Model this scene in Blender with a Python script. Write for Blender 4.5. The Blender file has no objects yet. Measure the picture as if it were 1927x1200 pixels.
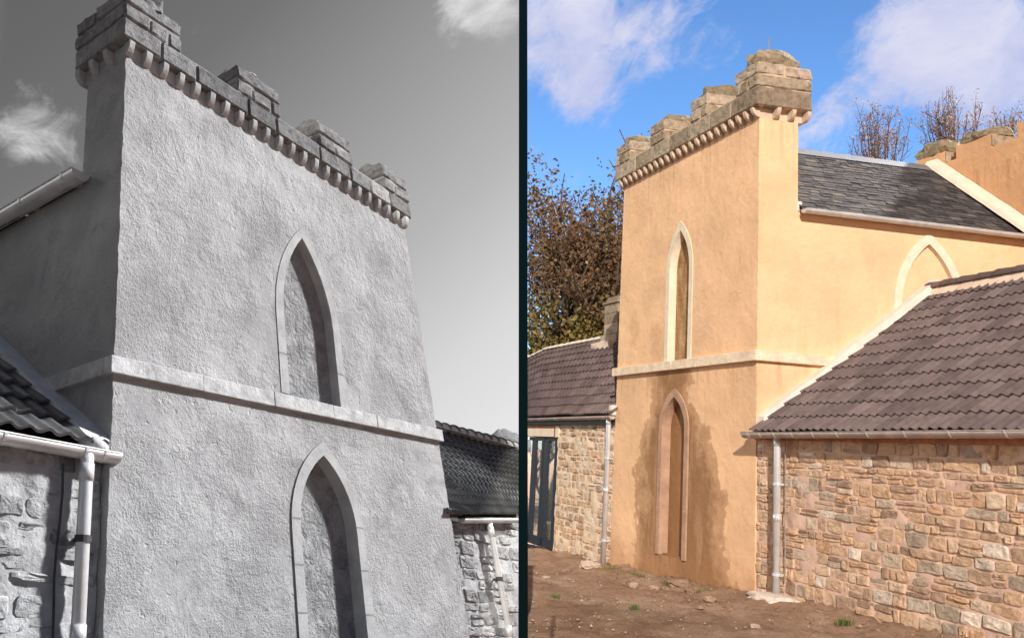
import bpy, bmesh, math, random
import numpy as np
from mathutils import Vector, Matrix, noise
from mathutils.geometry import tessellate_polygon
random.seed(7)
rnd = random.random
def ru(a, b): return a + (b - a) * random.random()

# ------------------------------------------------------------------ camera
scene = bpy.context.scene
EYE = 1.6                                            # eye height above the ground underfoot
RIGHT = Vector((0.9982081498, -0.0094655438, 0.0590837808))
UP = Vector((-0.0598371931, -0.1579048501, 0.9856396749))
FWD = Vector((0.0, 0.9874089638, 0.1581882998))
FPX, CX, CY = 1500.0, 963.5, 600.0
cam_d = bpy.data.cameras.new('camera')
cam = bpy.data.objects.new('camera', cam_d)
scene.collection.objects.link(cam)
m = Matrix.Identity(4)
for i in range(3):
    m[i][0], m[i][1], m[i][2] = RIGHT[i], UP[i], -FWD[i]
m[2][3] = EYE
cam.matrix_world = m
cam_d.sensor_fit = 'HORIZONTAL'; cam_d.sensor_width = 36.0
cam_d.lens = 36.0 * FPX / 1927.0
cam_d.clip_start = 0.05; cam_d.clip_end = 5000
scene.camera = cam
def look(u, v, dist=None, y=None):
    d = RIGHT * ((u - CX) / FPX) - UP * ((v - CY) / FPX) + FWD
    if y is not None: d = d * (y / d.y)
    elif dist is not None: d = d * dist
    return d + Vector((0, 0, EYE))
def lookdir(u, v): return (look(u, v, 1.0) - Vector((0, 0, EYE))).normalized()
# the plane that parts the grey yard (left) from the coloured yard (right)
PART = (RIGHT - FWD * ((984 - CX) / FPX)).normalized()

# ------------------------------------------------------------------ building frames
RO = Vector((4.0557866707, 13.0, 1.6336715851 + EYE))
RD1 = Vector((-0.3828870658, 0.9237951585, 0)); RD2 = Vector((0.9866046524, 0.1631295802, 0))
LO = Vector((-2.4836935874, 5.0139488577, 0.3109076585 + EYE))
LD1 = Vector((0.559199108, 0.814981534, -0.151991636))
LD2 = Vector((-0.808680781, 0.558216668, -0.185552003))
LD3 = Vector((-0.217710300, 0.162800886, 0.976270876))
KW = -0.08997589
class Frame: pass
def map_right(s, t, z): return RO + RD1 * s + RD2 * t + Vector((0, 0, z))
def map_left(s, t, z):
    s2 = s + KW * z * (s / 3.4 - .5)                  # the old tower's faces batter inwards
    return LO + LD1 * s2 + LD2 * t + LD3 * z

# ------------------------------------------------------------------ light
SUN_AZ, SUN_EL = math.radians(186), math.radians(28)    # bearing from +Y, clockwise
sd = Vector((math.sin(SUN_AZ) * math.cos(SUN_EL), math.cos(SUN_AZ) * math.cos(SUN_EL), math.sin(SUN_EL)))
sun_d = bpy.data.lights.new('sun', 'SUN'); sun_d.energy = 4.7; sun_d.angle = math.radians(0.5)
sun_d.color = (1.0, 0.945, 0.87)
sun = bpy.data.objects.new('sun', sun_d); scene.collection.objects.link(sun)
sun.location = (0, -20, 30)
sun.rotation_euler = (-sd).to_track_quat('-Z', 'Y').to_euler()
scene.view_settings.view_transform = 'Standard'; scene.view_settings.look = 'None'
scene.view_settings.exposure = 0.0; scene.view_settings.gamma = 1.0
scene.cycles.sample_clamp_indirect = 6.0
scene.cycles.max_bounces = 6
# second sun added as an unseen sky disc, to rake the left tower
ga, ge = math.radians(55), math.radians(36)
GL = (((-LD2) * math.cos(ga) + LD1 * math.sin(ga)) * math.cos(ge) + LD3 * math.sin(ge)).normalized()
SECOND_SUN_RADIANCE = 1850.0

world = bpy.data.worlds.new('World'); scene.world = world
world.use_nodes = True
world.cycles.sampling_method = 'MANUAL'; world.cycles.sample_map_resolution = 2048
nt = world.node_tree; nt.nodes.clear()
class G:
    """small node-graph helper"""
    def __init__(s, nt): s.nt = nt
    def n(s, t, **kw):
        x = s.nt.nodes.new(t)
        for k, v in kw.items(): setattr(x, k, v)
        return x
    def put(s, node, i, val):
        if val is None: return
        if hasattr(val, 'is_output'): s.nt.links.new(val, node.inputs[i])
        else:
            if isinstance(val, (tuple, list, Vector)):
                val = tuple(val)
                if node.inputs[i].type == 'RGBA' and len(val) == 3: val = val + (1,)
            node.inputs[i].default_value = val
    def math(s, op, a, b=None, c=None, clamp=False):
        x = s.n('ShaderNodeMath', operation=op, use_clamp=clamp)
        s.put(x, 0, a); s.put(x, 1, b); s.put(x, 2, c); return x.outputs[0]
    def vec(s, op, a, b=None, scale=None):
        x = s.n('ShaderNodeVectorMath', operation=op)
        s.put(x, 0, a); s.put(x, 1, b)
        if scale is not None: s.put(x, 3, scale)
        return x.outputs['Value'] if op in ('DOT_PRODUCT', 'DISTANCE', 'LENGTH') else x.outputs[0]
    def rng(s, v, a, b, c=0.0, d=1.0, smooth=True):
        x = s.n('ShaderNodeMapRange', interpolation_type='SMOOTHSTEP' if smooth else 'LINEAR')
        for i, q in enumerate((v, a, b, c, d)): s.put(x, i, q)
        return x.outputs[0]
    def mix(s, f, a, b, blend='MIX'):
        x = s.n('ShaderNodeMix', data_type='RGBA', blend_type=blend)
        s.put(x, 0, f); s.put(x, 6, a); s.put(x, 7, b); return x.outputs[2]
    def noise(s, v, scale, detail=4, rough=.55, dist=0.0):
        x = s.n('ShaderNodeTexNoise'); s.put(x, 'Vector', v)
        x.inputs['Scale'].default_value = scale; x.inputs['Detail'].default_value = detail
        x.inputs['Roughness'].default_value = rough; x.inputs['Distortion'].default_value = dist
        return x.outputs[0]
    def ramp(s, v, stops):
        x = s.n('ShaderNodeValToRGB'); s.put(x, 0, v)
        e = x.color_ramp.elements
        while len(e) < len(stops): e.new(.5)
        for q, (p, c) in zip(e, stops): q.position = p; q.color = tuple(c) + (1,)
        return x.outputs[0]
g = G(nt)
tc = g.n('ShaderNodeTexCoord').outputs['Generated']
sky = g.n('ShaderNodeTexSky', sky_type='NISHITA', sun_disc=False, sun_elevation=SUN_EL, sun_rotation=SUN_AZ)
sky.altitude = 100; sky.air_density = 1.0; sky.dust_density = 0.6; sky.ozone_density = 2.0
hs = g.n('ShaderNodeHueSaturation'); hs.inputs['Saturation'].default_value = 1.12
g.put(hs, 'Color', sky.outputs[0])
blue = g.mix(1.0, hs.outputs[0], (1.55, 1.85, 2.2), 'MULTIPLY')
side = g.vec('DOT_PRODUCT', tc, PART)
grey_f = g.rng(side, -0.002, 0.002, 1.0, 0.0)
sep = g.n('ShaderNodeSeparateXYZ'); g.put(sep, 0, tc)
zc = sep.outputs['Z']
def blob(u, v, r, k, sx=1.0):
    d = g.vec('DISTANCE', tc, lookdir(u, v))
    return g.rng(d, r / FPX, 0.0, 0.0, k)
def total(l):
    a = l[0]
    for b in l[1:]: a = g.math('ADD', a, b)
    return a
right_b = total([blob(1010, 90, 200, .62), blob(1130, 90, 170, .62), blob(1260, 80, 150, .4), blob(1330, 120, 130, .3), blob(1100, 200, 90, .62),
                 blob(1620, 230, 170, .35), blob(1700, 120, 190, .62), blob(1790, 40, 170, .5), blob(1840, 100, 150, .5), blob(1915, 150, 150, .55), blob(1530, 260, 150, .3), blob(1010, 300, 70, .5), blob(1900, 10, 120, .35)])
left_b = total([blob(75, 245, 130, .72), blob(30, 225, 90, .25), blob(880, 5, 130, .85), blob(950, 30, 90, .4), blob(400, 10, 90, .08), blob(945, 635, 36, .5)])
# wisps drawn out along a slanting wind
wa = g.vec('DOT_PRODUCT', tc, (RIGHT * .80 + UP * .60)); wb = g.vec('DOT_PRODUCT', tc, (RIGHT * -.60 + UP * .80)); wc = g.vec('DOT_PRODUCT', tc, FWD)
cmb = g.n('ShaderNodeCombineXYZ'); g.put(cmb, 0, g.math('MULTIPLY', wa, .85)); g.put(cmb, 1, g.math('MULTIPLY', wb, 1.12)); g.put(cmb, 2, wc)
cv = cmb.outputs[0]
cl_n = g.noise(cv, 6.5, 12, .62, .55)
cl_n2 = g.noise(cv, 24, 8, .68, .8)
cn = g.math('ADD', g.math('MULTIPLY', cl_n, .95), g.math('MULTIPLY', cl_n2, .52))
cr = g.rng(g.math('ADD', cn, g.math('MULTIPLY', right_b, .36)), .82, 1.12, 0.0, .9)
cl = g.rng(g.math('ADD', cn, g.math('MULTIPLY', left_b, .44)), .91, 1.20, 0.0, .92)
cshade = g.ramp(g.noise(cv, 12, 6, .6, .4), [(.35, (5.6, 5.9, 8.3)), (.7, (8.2, 8.0, 9.2))])
right_sky = g.mix(cr, blue, cshade)
# grey half: the same sky seen without colour, paler to the right and towards the horizon
gx = g.math('ADD', g.vec('DOT_PRODUCT', tc, RIGHT), g.math('MULTIPLY', zc, -1.05))
gl = g.ramp(g.rng(gx, -1.0, .12, 0, 1, False), [(0.0, (.115,) * 3), (.09, (.14,) * 3), (.20, (.175,) * 3), (.35, (.30,) * 3), (.56, (.48,) * 3), (.74, (.70,) * 3), (1.0, (.90,) * 3)])
gl10 = g.mix(1.0, gl, (10, 10, 10), 'MULTIPLY')
left_sky = g.mix(cl, gl10, g.ramp(g.noise(cv, 12, 6, .6, .4), [(.3, (3.6,) * 3), (.7, (8.4,) * 3)]))
both = g.mix(grey_f, right_sky, left_sky)
# unseen sky is dimmed on purpose to cut ambient light, most on the left
away = g.rng(g.vec('DOT_PRODUCT', tc, FWD), .50, .78, g.math('MULTIPLY_ADD', grey_f, -.16, .26), 1.0)
fill_patch = g.rng(g.vec('DOT_PRODUCT', tc, Vector((-1, .42, .36)).normalized()), .86, .96, 0.0, 1.0)   # unseen bright bank added far left to light the ochre tower front
both = g.mix(1.0, both, g.math('MAXIMUM', away, fill_patch), 'MULTIPLY')
both = g.mix(fill_patch, both, (24, 23.5, 23))
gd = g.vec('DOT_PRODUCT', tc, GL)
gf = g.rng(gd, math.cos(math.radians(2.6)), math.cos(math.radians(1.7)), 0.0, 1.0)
bg = g.n('ShaderNodeBackground'); g.put(bg, 0, both); bg.inputs[1].default_value = 0.1
bg2 = g.n('ShaderNodeBackground'); bg2.inputs[0].default_value = (.985, .99, 1, 1); g.put(bg2, 1, g.math('MULTIPLY', gf, SECOND_SUN_RADIANCE))
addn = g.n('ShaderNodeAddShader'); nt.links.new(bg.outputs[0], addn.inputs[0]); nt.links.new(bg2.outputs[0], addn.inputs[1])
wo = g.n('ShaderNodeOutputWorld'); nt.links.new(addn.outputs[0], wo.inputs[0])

# ------------------------------------------------------------------ materials
def material(name):
    mt = bpy.data.materials.new(name); mt.use_nodes = True
    mt.node_tree.nodes.clear(); q = G(mt.node_tree)
    b = q.n('ShaderNodeBsdfPrincipled'); o = q.n('ShaderNodeOutputMaterial')
    mt.node_tree.links.new(b.outputs[0], o.inputs[0])
    b.inputs['Roughness'].default_value = .9
    b.inputs['Specular IOR Level'].default_value = .25
    return mt, q, b
def pos(q): return q.n('ShaderNodeNewGeometry').outputs['Position']
def attr(q): return q.n('ShaderNodeAttribute', attribute_name='var').outputs['Fac']
def bump(q, b, h, dist, strength=1.0, prev=None):
    x = q.n('ShaderNodeBump'); x.inputs['Strength'].default_value = strength; x.inputs['Distance'].default_value = dist
    q.put(x, 'Height', h)
    if prev is not None: q.nt.links.new(prev, x.inputs['Normal'])
    q.nt.links.new(x.outputs[0], b.inputs['Normal']); return x.outputs[0]
def simple(name, col, rough=.9, metal=0.0, ns=0, amt=.3, bscale=0, bdist=.004, spec=.25):
    mt, q, b = material(name); P = pos(q)
    b.inputs['Roughness'].default_value = rough; b.inputs['Metallic'].default_value = metal; b.inputs['Specular IOR Level'].default_value = spec
    if ns:
        n1 = q.noise(P, ns, 6, .62)
        c = q.ramp(n1, [(.25, [x * (1 - amt) for x in col]), (.5, col), (.75, [min(.95, x * (1 + amt)) for x in col])])
        q.put(b, 'Base Color', c)
    else: q.put(b, 'Base Color', col)
    if bscale: bump(q, b, q.noise(P, bscale, 5, .6), bdist)
    return mt
def varmat(name, stops, rough=.9, ns=14, amt=.35, bscale=30, bdist=.006, spot=None, metal=0.0):
    """colour per block / tile / leaf from the face attribute, plus grain"""
    mt, q, b = material(name); P = pos(q)
    b.inputs['Roughness'].default_value = rough; b.inputs['Metallic'].default_value = metal
    c = q.ramp(attr(q), stops)
    n1 = q.noise(P, ns, 7, .65)
    c = q.mix(1.0, c, q.ramp(n1, [(.28, (1 - amt,) * 3), (.5, (1,) * 3), (.75, (1 + amt * .8,) * 3)]), 'MULTIPLY')
    if spot:
        for col, sc, lo, hi, f in spot:
            c = q.mix(q.math('MULTIPLY', q.rng(q.noise(P, sc, 6, .65), lo, hi), f), c, col)
    q.put(b, 'Base Color', c)
    if bscale:
        h = q.math('ADD', q.noise(P, bscale, 7, .7), q.math('MULTIPLY', q.noise(P, bscale * .3, 3, .5), 1.2))
        bump(q, b, h, bdist)
    return mt
M = {}
# left-hand yard: everything there is grey
def left_plaster():
    mt, q, b = material('grey_harling'); P = pos(q)
    c = q.ramp(q.noise(P, 1.5, 6, .6), [(.3, (.27,) * 3), (.5, (.35,) * 3), (.7, (.42,) * 3)])
    c = q.mix(q.math('MULTIPLY', q.rng(q.noise(P, 2.8, 7, .68, .5), .50, .70), .7), c, (.22,) * 3)
    c = q.mix(q.math('MULTIPLY', q.rng(q.noise(P, 70, 3, .6), .54, .68), .4), c, (.17,) * 3)
    c = q.mix(q.math('MULTIPLY', q.rng(q.noise(P, 62, 3, .6), .44, .30), .3), c, (.52,) * 3)
    q.put(b, 'Base Color', c)
    h1 = q.noise(P, 82, 4, .7); h2 = q.noise(P, 30, 4, .6); h3 = q.noise(P, 4, 2, .5)
    pit = q.math('MULTIPLY', q.rng(q.noise(P, 15, 3, .6), .60, .74), -.35)
    vary = q.rng(q.noise(P, 2.2, 5, .65), .36, .64, .18, .72)
    h = q.math('ADD', q.math('MULTIPLY', h1, vary), q.math('ADD', q.math('MULTIPLY', h2, q.math('ADD', vary, .1)), q.math('ADD', pit, q.math('MULTIPLY', h3, .9))))
    bump(q, b, h, .021, .9)
    return mt
M['L_plaster'] = left_plaster()
mt, q, b = material('rough_grey_infill'); P = pos(q)
q.put(b, 'Base Color', q.ramp(q.noise(P, 7, 6, .65, .3), [(.3, (.17,) * 3), (.5, (.27,) * 3), (.7, (.36,) * 3)]))
bump(q, b, q.math('ADD', q.noise(P, 9, 5, .6, .4), q.math('MULTIPLY', q.noise(P, 40, 4, .7), .3)), .075, 1.0)
M['L_panel'] = mt
M['L_trim'] = simple('grey_dressed_stone', (.36,) * 3, .9, 0, 5, .25, 40, .006)
M['L_string'] = simple('pale_weathered_stone', (.42,) * 3, .9, 0, 9, .42, 35, .008)
M['L_stone'] = varmat('grey_ashlar', [(0, (.13,) * 3), (.5, (.20,) * 3), (1, (.29,) * 3)], ns=16, amt=.55, bscale=26, bdist=.02, spot=[((.34,) * 3, 11, .58, .72, .6), ((.045,) * 3, 8, .58, .70, .6)])
M['L_mortar'] = simple('pale_mortar', (.24,) * 3, .95, 0, 20, .2, 50, .004)
M['L_rubble'] = varmat('grey_rubble', [(0, (.20,) * 3), (.5, (.32,) * 3), (1, (.44,) * 3)], ns=14, amt=.55, bscale=22, bdist=.022)
M['L_bed'] = simple('grey_bed_mortar', (.36,) * 3, .95, 0, 9, .35, 30, .012)
M['L_tile'] = varmat('dark_pantile', [(0, (.07,) * 3), (1, (.12,) * 3)], .55, 12, .3, 40, .003)
M['L_slate'] = varmat('dark_slate', [(0, (.05,) * 3), (1, (.11,) * 3)], .7, 14, .3, 30, .004)
M['L_metal'] = simple('galvanised_grey', (.62,) * 3, .38, .3, 6, .18)
M['L_dark'] = simple('dark_bracket', (.05,) * 3, .7)
M['L_lime'] = simple('pale_lime_fillet', (.60,) * 3, .92, 0, 7, .2, 30, .006)
# right-hand yard
def right_plaster(name, base, damp=True):
    mt, q, b = material(name); P = pos(q)
    R_ = q.vec('SUBTRACT', P, RO)
    s = q.vec('DOT_PRODUCT', R_, RD1); z = q.vec('DOT_PRODUCT', R_, (0, 0, 1))
    lo = [x * .86 for x in base]; hi = [min(.93, x * 1.1) for x in base]
    n1 = q.noise(P, .9, 6, .6); n2 = q.noise(P, 6, 6, .65); n3 = q.noise(P, 34, 4, .6)
    c = q.ramp(n1, [(.3, lo), (.5, base), (.7, hi)])
    c = q.mix(q.math('MULTIPLY', q.rng(n2, .58, .75), .32), c, [x * y for x, y in zip(base, (.72, .62, .5))])
    c = q.mix(q.math('MULTIPLY', q.rng(n3, .58, .72), .2), c, [x * y for x, y in zip(base, (.66, .56, .45))])
    c = q.mix(q.math('MULTIPLY', q.rng(q.noise(P, 2.3, 7, .7, .6), .50, .66), .22), c, [x * y for x, y in zip(base, (.80, .70, .60))])
    c = q.mix(q.math('MULTIPLY', q.rng(q.noise(P, 1.7, 6, .65, .3), .55, .7), .3), c, [min(.95, x * y) for x, y in zip(base, (1.06, 1.14, 1.25))])
    # faint vertical run marks
    st = q.noise(q.vec('MULTIPLY', P, (5, 5, .5)), 1.0, 4, .6)
    c = q.mix(q.math('MULTIPLY', q.rng(st, .58, .72), .25), c, [x * y for x, y in zip(base, (.75, .66, .56))])
    if damp:
        wob = q.math('ADD', q.math('MULTIPLY', q.math('SUBTRACT', q.noise(P, 1.1, 6, .6), .5), 2.3), q.math('MULTIPLY', q.math('SUBTRACT', q.noise(P, 6, 6, .7), .5), .8))
        # damp halo round the lower arch: narrow under the string course, wide near the ground
        half = q.rng(z, -.3, -2.6, .74, 1.45)
        d = q.math('SUBTRACT', half, q.math('ABSOLUTE', q.math('SUBTRACT', s, q.rng(z, -.4, -3.2, 2.42, 2.14))))
        d = q.math('ADD', d, q.math('MULTIPLY', wob, .75))
        f = q.math('MULTIPLY', q.math('ADD', q.math('MULTIPLY', q.rng(d, -.02, .05), .55), q.math('MULTIPLY', q.rng(d, .05, .5), .45)), q.rng(z, .05, -.05))
        f = q.math('MULTIPLY', f, q.rng(q.noise(q.vec('MULTIPLY', P, (4, 4, .8)), 1.0, 5, .65), .28, .55, .72, 1.0))
        c = q.mix(q.math('MULTIPLY', f, .95), c, (.29, .14, .06))
        # splashed foot of the wall
        ft = q.rng(q.math('ADD', q.math('ADD', z, q.math('MULTIPLY', s, .05)), q.math('MULTIPLY', wob, .5)), -3.0, -3.65)
        c = q.mix(q.math('MULTIPLY', ft, .45), c, (.40, .2, .09))
        # old damp mark by the upper window foot and left of it
        d2 = q.math('ADD', q.math('SUBTRACT', .5, q.vec('LENGTH', q.vec('MULTIPLY', q.vec('SUBTRACT', R_, RD1 * 2.95 + Vector((0, 0, .35))), (1, 1, .55)))), q.math('MULTIPLY', wob, .6))
        c = q.mix(q.math('MULTIPLY', q.rng(d2, 0, .3), .3), c, (.42, .22, .1))
        d3 = q.math('ADD', q.math('SUBTRACT', .34, q.vec('LENGTH', q.vec('MULTIPLY', q.vec('SUBTRACT', R_, RD1 * 3.95 + Vector((0, 0, 1.1))), (1, 1, .5)))), q.math('MULTIPLY', wob, .5))
        c = q.mix(q.math('MULTIPLY', q.rng(d3, 0, .3), .3), c, (.42, .22, .1))
    # rain runs under the ledge and under the battlements
    vs_ = q.noise(q.vec('MULTIPLY', P, (9, 9, .7)), 1.0, 5, .65)
    for top, ln in ((0.0, -.75), (4.22, 3.2)):
        fade = q.math('MULTIPLY', q.rng(z, ln, top), q.rng(z, top + .02, top - .02))
        c = q.mix(q.math('MULTIPLY', q.math('MULTIPLY', fade, q.rng(vs_, .46, .66)), .42), c, [x * y for x, y in zip(base, (.55, .46, .38))])
    q.put(b, 'Base Color', c)
    h = q.math('ADD', q.math('MULTIPLY', q.noise(P, 45, 3, .6), .35), q.math('ADD', q.noise(P, 9, 4, .55), q.math('MULTIPLY', q.noise(P, 1.8, 2, .5), 1.8)))
    bump(q, b, h, .017, .85)
    return mt
ORANGE = (.845, .522, .298)
M['R_plaster'] = right_plaster('ochre_render', ORANGE)
M['R_hallplaster'] = right_plaster('pale_ochre_render', (.835, .52, .298), False)
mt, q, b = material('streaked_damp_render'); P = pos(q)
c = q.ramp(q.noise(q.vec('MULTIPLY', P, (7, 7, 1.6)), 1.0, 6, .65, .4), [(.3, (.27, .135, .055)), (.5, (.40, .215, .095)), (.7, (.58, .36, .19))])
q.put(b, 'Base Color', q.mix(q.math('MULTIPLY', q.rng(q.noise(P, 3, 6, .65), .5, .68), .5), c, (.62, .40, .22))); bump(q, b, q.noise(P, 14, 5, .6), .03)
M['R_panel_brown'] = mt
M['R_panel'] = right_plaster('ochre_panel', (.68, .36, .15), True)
M['R_trim'] = simple('cream_limewashed_stone', (.78, .65, .48), .9, 0, 5, .14, 30, .005)
M['R_trim_pink'] = simple('pinkish_damp_stone', (.44, .265, .175), .9, 0, 3.5, .3, 24, .008)
M['R_string'] = simple('cream_stone_band', (.80, .62, .44), .9, 0, 6, .25, 24, .008)
M['R_stone'] = varmat('lichened_ashlar', [(0, (.24, .175, .12)), (.35, (.36, .275, .19)), (.7, (.42, .33, .24)), (1, (.48, .36, .27))], ns=9, amt=.45, bscale=18, bdist=.018,
                      spot=[((.28, .24, .13), 4.2, .54, .7, .5), ((.09, .07, .05), 7, .55, .70, .65), ((.62, .56, .44), 13, .66, .76, .5)])
M['R_lichen'] = varmat('mossy_capstone', [(0, (.25, .19, .115)), (1, (.34, .26, .165))], ns=9, amt=.55, bscale=16, bdist=.03, spot=[((.10, .075, .045), 6, .5, .66, .65), ((.42, .38, .2), 9, .6, .72, .5)])
M['R_mortar'] = simple('pinkish_mortar', (.62, .42, .30), .95, 0, 10, .2, 40, .005)
M['R_rubble'] = varmat('sandstone_rubble', [(0, (.38, .25, .17)), (.14, (.50, .325, .215)), (.3, (.64, .43, .28)), (.45, (.63, .395, .25)), (.6, (.70, .475, .30)), (.74, (.64, .38, .225)), (.84, (.74, .55, .39)), (.92, (.42, .32, .24)), (1, (.84, .69, .55))],
                       ns=9, amt=.42, bscale=15, bdist=.035, spot=[((.16, .10, .07), 11, .60, .72, .5), ((.62, .48, .36), 5, .58, .70, .4)])
M['R_bed'] = simple('pinkish_lime_mortar', (.66, .44, .335), .95, 0, 4, .2, 26, .008)
M['R_bed_white'] = simple('fresh_lime_mortar', (.74, .58, .42), .95, 0, 5, .2, 26, .012)
M['R_tile'] = varmat('brown_pantile', [(0, (.12, .084, .078)), (.5, (.155, .11, .102)), (1, (.195, .138, .126))], .78, 6, .32, 40, .003, spot=[((.34, .27, .22), 17, .66, .74, .5), ((.06, .045, .04), 4, .55, .72, .4)])
M['R_ridge'] = M['R_tile']
M['R_slate'] = varmat('blue_grey_slate', [(0, (.045, .039, .04)), (.4, (.075, .066, .066)), (.75, (.105, .09, .083)), (1, (.16, .13, .11))], .9, 12, .35, 26, .005)
M['R_metal'] = simple('zinc_gutter', (.66, .62, .60), .4, .35, 5, .22)
M['R_metal_dark'] = simple('weathered_zinc_gutter', (.46, .37, .32), .5, .2, 5, .25)
M['R_pipe'] = simple('galvanised_pipe', (.80, .79, .80), .34, .5, 7, .12)
M['R_slate'].node_tree.nodes['Principled BSDF'].inputs['Specular IOR Level'].default_value = .08
M['R_lead'] = simple('lead_ridge', (.17, .165, .18), .6, .1, 5, .2)
M['R_lime'] = simple('pinkish_lime_fillet', (.78, .60, .47), .92, 0, 4, .14, 24, .007)
M['R_lime_w'] = simple('white_lime_fillet', (.74, .64, .53), .92, 0, 4, .14, 24, .007)
M['R_frame'] = simple('dark_blue_grey_paint', (.022, .027, .038), .45, 0, 0, 0)
M['R_wood'] = simple('reddish_lintel', (.46, .20, .11), .9, 0, 9, .35, 30, .006)
M['dark_room'] = simple('unlit_interior', (.06, .055, .05), .9)
M['yellow'] = simple('yellow_plastic', (.8, .5, .03), .5)
M['cable'] = simple('grey_cable', (.30, .25, .2), .8)
M['cable_L'] = simple('dark_cable', (.06,) * 3, .8)
M['slab'] = simple('pale_concrete', (.68, .55, .45), .9, 0, 8, .2, 24, .012)
M['post'] = simple('dark_teal_paint', (.0006, .006, .008), .9, 0, 0, 0, spec=0.05)
mt, q, b = material('window_glass')
b.inputs['Base Color'].default_value = (.75, .82, .8, 1); b.inputs['Roughness'].default_value = .02
b.inputs['Transmission Weight'].default_value = .95; b.inputs['Specular IOR Level'].default_value = .5; b.inputs['IOR'].default_value = 1.45
M['glass'] = mt

# ------------------------------------------------------------------ mesh building
C = scene.collection
class MB:
    """collects vertices in a building's own coordinates"""
    def __init__(s): s.v = []; s.f = []; s.a = []
    def add(s, verts, faces, val=.5):
        o = len(s.v); s.v += [tuple(x) for x in verts]
        s.f += [tuple(i + o for i in f) for f in faces]; s.a += [val] * len(faces)
    def box(s, x0, x1, y0, y1, z0, z1, val=.5, j=0.0):
        vs = [(x, y, z) for x in (x0, x1) for y in (y0, y1) for z in (z0, z1)]
        if j: vs = [(x + ru(-j, j), y + ru(-j, j), z + ru(-j, j)) for x, y, z in vs]
        s.add(vs, [(0, 1, 3, 2), (4, 6, 7, 5), (0, 4, 5, 1), (2, 3, 7, 6), (0, 2, 6, 4), (1, 5, 7, 3)], val)
    def hexa(s, vs, val=.5):
        """8 corners, order as in box"""
        s.add(vs, [(0, 1, 3, 2), (4, 6, 7, 5), (0, 4, 5, 1), (2, 3, 7, 6), (0, 2, 6, 4), (1, 5, 7, 3)], val)
    def prism(s, prof, axis, a0, a1, val=.5):
        """profile of (p,q) pairs swept along axis 0,1,2"""
        def pt(p, q, a): return {0: (a, p, q), 1: (p, a, q), 2: (p, q, a)}[axis]
        n = len(prof); vs = [pt(p, q, a0) for p, q in prof] + [pt(p, q, a1) for p, q in prof]
        fs = [(i, (i + 1) % n, n + (i + 1) % n, n + i) for i in range(n)] + [tuple(range(n)), tuple(range(2 * n - 1, n - 1, -1))]
        s.add(vs, fs, val)
    def tube(s, pts, r, seg=12, val=.5, caps=True):
        rings = []
        for i, p in enumerate(pts):
            p = Vector(p); a = Vector(pts[max(0, i - 1)]); c = Vector(pts[min(len(pts) - 1, i + 1)])
            d = (c - a).normalized(); h = Vector((0, 0, 1)) if abs(d.z) < .9 else Vector((1, 0, 0))
            x = d.cross(h).normalized(); y = d.cross(x)
            rr = r[i] if isinstance(r, (list, tuple)) else r
            rings.append([p + (x * math.cos(2 * math.pi * k / seg) + y * math.sin(2 * math.pi * k / seg)) * rr for k in range(seg)])
        vs = [q for rg in rings for q in rg]
        fs = [(i * seg + k, i * seg + (k + 1) % seg, (i + 1) * seg + (k + 1) % seg, (i + 1) * seg + k) for i in range(len(pts) - 1) for k in range(seg)]
        if caps: fs += [tuple(range(seg))[::-1], tuple(range((len(pts) - 1) * seg, len(pts) * seg))]
        s.add(vs, fs, val)
    def build(s, name, mat, parent=None, fmap=None, smooth=False, bevel=0.0, rough=0.0, edge=.07, recalc=True):
        off = parent_loc(parent)
        vs = [Vector(v) if fmap is None else fmap(*v) for v in s.v]
        me = bpy.data.meshes.new(name)
        me.from_pydata([tuple(v - off) for v in vs], [], s.f)
        at = me.attributes.new('var', 'FLOAT', 'FACE'); at.data.foreach_set('value', s.a)
        if recalc:
            bm = bmesh.new(); bm.from_mesh(me); bmesh.ops.recalc_face_normals(bm, faces=bm.faces[:]); bm.to_mesh(me); bm.free()
        if rough:
            bm = bmesh.new(); bm.from_mesh(me)
            bmesh.ops.bevel(bm, geom=bm.edges[:], offset=bevel or .01, segments=1, affect='EDGES', profile=.6); bevel = 0
            for _ in range(4):
                es = [e for e in bm.edges if e.calc_length() > edge]
                if es: bmesh.ops.subdivide_edges(bm, edges=es, cuts=1, use_grid_fill=True)
            bm.normal_update()
            for v in bm.verts:
                p = v.co + off
                v.co += v.normal * rough * (fbm(p, 7, 4) * 1.2 - .3 * max(0, fbm(p + Vector((5, 5, 5)), 14, 2)))
            bm.to_mesh(me); bm.free()
        if smooth: me.polygons.foreach_set('use_smooth', [True] * len(me.polygons))
        me.materials.append(mat); me.update()
        o = bpy.data.objects.new(name, me); C.objects.link(o)
        if parent is not None: o.parent = parent
        if bevel:
            bv = o.modifiers.new('bevel', 'BEVEL'); bv.width = bevel; bv.segments = 2; bv.limit_method = 'ANGLE'; bv.angle_limit = math.radians(40)
        return o
def parent_loc(p):
    l = Vector((0, 0, 0))
    while p is not None: l = l + Vector(p.location); p = p.parent
    return l
def thing(name, label, cat, loc, group=None):
    o = bpy.data.objects.new(name, None); o.empty_display_size = .2; C.objects.link(o); o.location = loc
    o['label'] = label; o['category'] = cat
    if group: o['group'] = group
    return o
def tag(o, label, cat, group=None):
    o['label'] = label; o['category'] = cat
    if group: o['group'] = group
    return o
def kind(o, k): o['kind'] = k; return o
def fbm(p, sc, oct=3):
    return noise.fractal(Vector(p) * sc, 1.0, 2.0, oct)

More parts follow.
